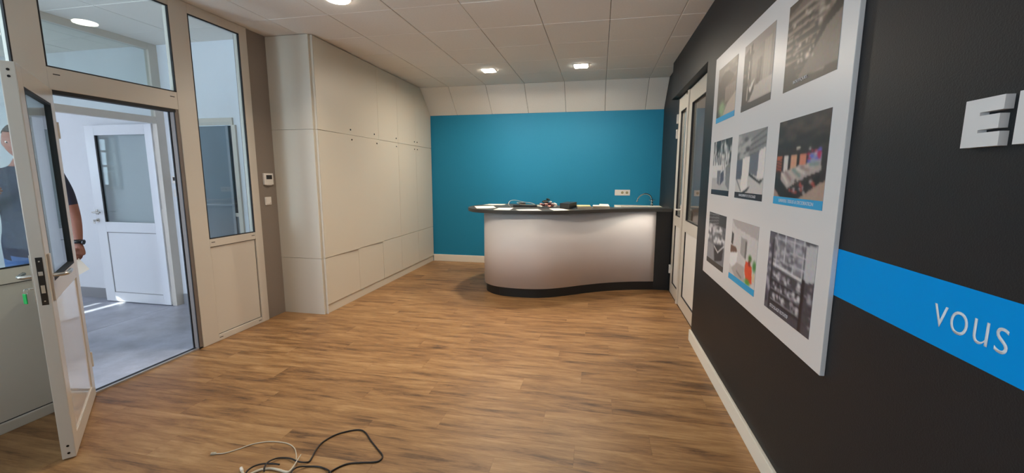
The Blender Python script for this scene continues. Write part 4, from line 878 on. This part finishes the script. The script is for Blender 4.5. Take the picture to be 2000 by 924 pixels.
PATH_COIL = [(-1.71, 1.616, 0.0065), (-1.687, 1.599, 0.0065), (-1.659, 1.593, 0.0065), (-1.649, 1.615, 0.0065), (-1.626, 1.645, 0.0065), (-1.59, 1.661, 0.0065), (-1.54, 1.661, 0.0065), (-1.492, 1.655, 0.0065), (-1.474, 1.663, 0.0065), (-1.483, 1.714, 0.0065), (-1.503, 1.779, 0.0065)]
def lift(path, zs): return [(x, y, zs.get(i, z)) for i, (x, y, z) in enumerate(path)]
PATH_BLACK = lift(PATH_BLACK, {0: .020, 1: .0205, 2: .019, 3: .009, 5: .009, 6: .0125, 7: .0105})
PATH_BLACK2 = lift(PATH_BLACK2, {0: .012, 1: .020, 2: .0195, 3: .0195, 4: .0195, 5: .0195})
PATH_BLACK3 = lift(PATH_BLACK3, {0: .016, 1: .020, 2: .016, 6: .0135})
PATH_COIL = lift(PATH_COIL, {8: .010, 9: .0135, 10: .0135})
PATHK = PATH_BLACK
bm = bmesh.new(); tube(bm, PATHK, 0.0042, 8, 10); obj('cord', bm, CABLEB, bk, True)
for pth in (PATH_BLACK2, PATH_BLACK3):
    bm = bmesh.new(); tube(bm, pth, 0.0042, 8, 10); obj('cord', bm, CABLEB, bk, True)
wc = thing('network_cable', (-1.7, 1.8, 0), 'thin pale network cable with clear plug lying on the wooden floor', 'cable')
bm = bmesh.new(); tube(bm, PATH_WHITE, 0.0028, 8, 10); obj('cord', bm, CABLEW, wc, True)
p0, p1 = Vector(PATH_WHITE[0]), Vector(PATH_WHITE[1]); dd = math.atan2(p1.y - p0.y, p1.x - p0.x)
bm = B((-0.020, 0.004, -0.006, 0.006, -0.004, 0.004), (-0.014, -0.002, -0.002, 0.002, 0.004, 0.0065)); bm.transform(Matrix.Translation(p0 + Vector((0, 0, 0.0025))) @ Matrix.Rotation(dd, 4, 'Z')); obj('plug', bm, PLUG, wc)
wk = thing('coiled_cable', (-1.6, 1.6, 0), 'coiled thick cream cable at the bottom edge of the floor', 'cable')
bm = bmesh.new(); tube(bm, PATH_COIL, lambda t: 0.0062 if t < 0.7 else 0.0062 - (t - 0.7) / 0.3 * 0.0038, 8, 10); obj('cord', bm, CABLEW, wk, True)
bm = bmesh.new(); cyl(bm, PATH_COIL[0], Vector(PATH_COIL[0]) + (Vector(PATH_COIL[0]) - Vector(PATH_COIL[1])).normalized() * 0.03, 0.0075); obj('plug', bm, PLASTIC, wk)

# ------------------------------------------------------------------ person in the hall
def skin_mesh(verts, edges, radii, root=0, sub=2):
    me = bpy.data.meshes.new('sk'); me.from_pydata(verts, edges, []); o = bpy.data.objects.new('sk', me); C.objects.link(o)
    m = o.modifiers.new('s', 'SKIN'); m.use_smooth_shade = True
    for i, r in enumerate(radii):
        sv = me.skin_vertices[0].data[i]; sv.radius = r if isinstance(r, tuple) else (r, r); sv.use_root = (i == root)
    ss = o.modifiers.new('u', 'SUBSURF'); ss.levels = sub; ss.render_levels = sub
    bpy.context.view_layer.update()
    res = bpy.data.meshes.new_from_object(o.evaluated_get(bpy.context.evaluated_depsgraph_get()))
    bpy.data.objects.remove(o, do_unlink=True); return res
PTH = 0.52; Mp = Matrix.Translation((-4.10, 2.325, 0)) @ Matrix.Rotation(PTH, 4, 'Z')
person = thing('person', (-4.10, 2.325, 0), 'person in a dark navy t-shirt and jeans standing in the hall behind the glass', 'person')
V = {'pelvis': ((0, 0, .97), (.155, .115)), 'belly': ((0, -.015, 1.12), (.15, .115)), 'chest': ((0, -.01, 1.30), (.165, .12)), 'upper': ((0, .0, 1.43), (.13, .095)), 'neck': ((0, .01, 1.53), (.062, .062)), 'head': ((0, -.012, 1.62), (.055, .058)),
     'shL': ((.175, 0, 1.455), .07), 'uaL': ((.208, .02, 1.31), .056), 'elL': ((.228, .03, 1.165), .045), 'faL': ((.245, .0, 1.07), .042), 'wrL': ((.262, -.03, .955), .029),
     'shR': ((-.175, 0, 1.455), .07), 'uaR': ((-.23, .0, 1.31), .056), 'elR': ((-.262, -.03, 1.16), .046), 'faR': ((-.18, -.14, 1.23), .042), 'wrR': ((-.075, -.245, 1.315), .029),
     'hipL': ((.09, 0, .90), .10), 'knL': ((.105, -.02, .50), .064), 'anL': ((.11, .03, .09), .045), 'toL': ((.125, -.15, .045), (.045, .038)),
     'hipR': ((-.09, 0, .90), .10), 'knR': ((-.105, -.02, .50), .064), 'anR': ((-.11, .03, .09), .045), 'toR': ((-.125, -.15, .045), (.045, .038))}
names = list(V); ix = {n: i for i, n in enumerate(names)}
ED = [('pelvis', 'belly'), ('belly', 'chest'), ('chest', 'upper'), ('upper', 'neck'), ('neck', 'head'), ('upper', 'shL'), ('shL', 'uaL'), ('uaL', 'elL'), ('elL', 'faL'), ('faL', 'wrL'), ('upper', 'shR'), ('shR', 'uaR'), ('uaR', 'elR'), ('elR', 'faR'), ('faR', 'wrR'),
      ('pelvis', 'hipL'), ('hipL', 'knL'), ('knL', 'anL'), ('anL', 'toL'), ('pelvis', 'hipR'), ('hipR', 'knR'), ('knR', 'anR'), ('anR', 'toR')]
bodym = skin_mesh([V[n][0] for n in names], [(ix[a], ix[b]) for a, b in ED], [V[n][1] for n in names], ix['pelvis'])
pb = bmesh.new(); pb.from_mesh(bodym); pb.faces.ensure_lookup_table()
def seg_t(p, a, b):
    a, b = Vector(V[a][0]), Vector(V[b][0]); d = b - a; t = (p - a).dot(d) / d.dot(d); return t, (p - (a + d * max(0, min(1, t)))).length
for f in pb.faces:
    c = f.calc_center_median(); arm = False
    for s in 'LR':
        for q, (a, b) in enumerate((('uaR', 'elR'), ('elR', 'faR'), ('faR', 'wrR')) if s == 'R' else (('uaL', 'elL'), ('elL', 'faL'), ('faL', 'wrL'))):
            t, dist = seg_t(c, a, b)
            if dist < 0.062 and -0.05 < t < 1.3 and (q > 0 or t > 0.45): arm = True
    f.material_index = 0 if (arm or c.z > 1.535) else (1 if c.z > 0.885 else (2 if c.z > 0.11 else 3)); f.smooth = True
# hands: palm plus five fingers each, rooted in the palm
def hand(wr, down, side, fwd, curl):
    wr, down, side, fwd = Vector(wr), Vector(down).normalized(), Vector(side).normalized(), Vector(fwd).normalized()
    pv = [wr - down * .02, wr + down * .03, wr + down * .065, wr + down * .09]
    ms = [skin_mesh(pv, [(0, 1), (1, 2), (2, 3)], [(.026, .022), (.036, .02), (.041, .019), (.036, .016)])]
    for k, (off, ln) in enumerate(((-.031, .070), (-.0105, .080), (.0105, .076), (.031, .060))):
        p = wr + down * .075 + side * off; ch_ = [p]; a = curl * .55; L_ = ln
        for seg, fr in enumerate((.45, .32, .23)):
            p = p + (down * math.cos(a) + fwd * math.sin(a)) * L_ * fr * 1.15; ch_.append(p); a += curl
        ms.append(skin_mesh(ch_, [(0, 1), (1, 2), (2, 3)], [.0105, .0095, .0085, .0072]))
    p = wr + down * .03 - side * .025; q = [p, p - side * .025 + down * .025 + fwd * .012, p - side * .03 + down * .052 + fwd * .03, p - side * .02 + down * .072 + fwd * .042]
    ms.append(skin_mesh(q, [(0, 1), (1, 2), (2, 3)], [.013, .011, .010, .008])); return ms
for ms in (hand(V['wrL'][0], (.05, -.12, -1), (0, 1, -.1), (-1, -.1, 0), .62), hand(V['wrR'][0], (.45, -.45, .5), (.1, .7, .7), (.7, .3, -.4), .75)):
    for m_ in ms:
        k = len(pb.faces); pb.from_mesh(m_); pb.faces.ensure_lookup_table()
        for f in pb.faces[k:]: f.material_index = 0; f.smooth = True
# head, turned a little down and towards the room
hb = bmesh.new(); bmesh.ops.create_uvsphere(hb, u_segments=40, v_segments=28, radius=1)
for v in hb.verts:
    x, y, z = v.co
    w_ = 0.076 * (1 - 0.20 * max(0, -z) ** 1.5); d_ = 0.098 * (1 - 0.12 * max(0, -z))
    px, py, pz = x * w_, y * d_, z * 0.122
    if y < 0:
        nose = math.exp(-(px / .013) ** 2) * math.exp(-((pz + .012) / .022) ** 2); py -= .024 * nose
        brow = math.exp(-((pz - .026) / .012) ** 2); py -= .004 * brow
        for sx_ in (-1, 1): py += .010 * math.exp(-((px - sx_ * .031) / .014) ** 2) * math.exp(-((pz - .006) / .012) ** 2)
        lips = math.exp(-(px / .024) ** 2) * (math.exp(-((pz + .052) / .006) ** 2) + math.exp(-((pz + .064) / .006) ** 2)); py -= .006 * lips
        py -= .008 * math.exp(-(px / .025) ** 2) * math.exp(-((pz + .095) / .018) ** 2)
    v.co = (px, py, pz)
for sx_ in (-1, 1):
    sph(hb, (sx_ * .078, .012, -.008), .03, (.3, .6, 1.05), 12, 8)
for f in hb.faces: f.smooth = True; f.material_index = 0
Mh = Matrix.Translation((0, -.012, 1.712)) @ Matrix.Rotation(0.25, 4, 'Z') @ Matrix.Rotation(math.radians(10), 4, 'X')
hb.transform(Mh); hm = bpy.data.meshes.new('h'); hb.to_mesh(hm); hb.free()
pb.from_mesh(hm); pb.transform(Mp)
for f in pb.faces: f.smooth = True
bo = obj('body', pb, None, person)
for m_ in (SKIN, SHIRT, JEANS, SHOE): bo.data.materials.append(m_)
hr = bmesh.new(); bmesh.ops.create_uvsphere(hr, u_segments=32, v_segments=20, radius=1)
for v in hr.verts: v.co = (v.co.x * .081, v.co.y * .104, v.co.z * .127)
dele = [v for v in hr.verts if (v.co.z < .045 and v.co.y < .02) or v.co.z < -.045 or (v.co.y < -.05 and v.co.z < .062)]
bmesh.ops.delete(hr, geom=dele, context='VERTS'); bmesh.ops.solidify(hr, geom=list(hr.faces), thickness=0.004)
hr.transform(Mp @ Mh @ Matrix.Translation((0, .004, .002))); obj('hair', hr, HAIR, person, True)
for sx_ in (-1, 1):
    eb = bmesh.new(); sph(eb, (sx_ * .031, -.079, .006), .011, (1, .8, .8), 12, 8); eb.transform(Mp @ Mh); eo = obj('eye', eb, EYE, person, True)
    eb = bmesh.new(); sph(eb, (sx_ * .031, -.0868, .005), .0048, (1, .5, 1), 10, 6); eb.transform(Mp @ Mh); obj('iris', eb, HAIR, eo, True)
wb = bmesh.new(); a_, b_ = Vector((.259, -.022, .985)), Vector((.2615, -.029, .962)); cyl(wb, a_, b_, .034, .033, 24); wb.transform(Mp); wo = obj('wrist_watch', wb, WATCH, person, True)
wb = bmesh.new(); cyl(wb, (.292, -.03, .973), (.301, -.03, .972), .019, n=20); wb.transform(Mp); obj('watch_face', wb, WATCH, wo)
# folded paper held in the hanging hand
hp_ = Mp @ Vector((.242, -.075, .80))
bm = B((-0.0008, 0.0008, -0.055, 0.055, -0.075, 0.07)); bm.transform(Matrix.Translation(hp_) @ Matrix.Rotation(-0.35, 4, 'Z') @ Matrix.Rotation(0.5, 4, 'X')); o = obj('held_paper', bm, PAPER); tag(o, 'folded white paper held in the hanging hand of the person in the hall', 'paper')
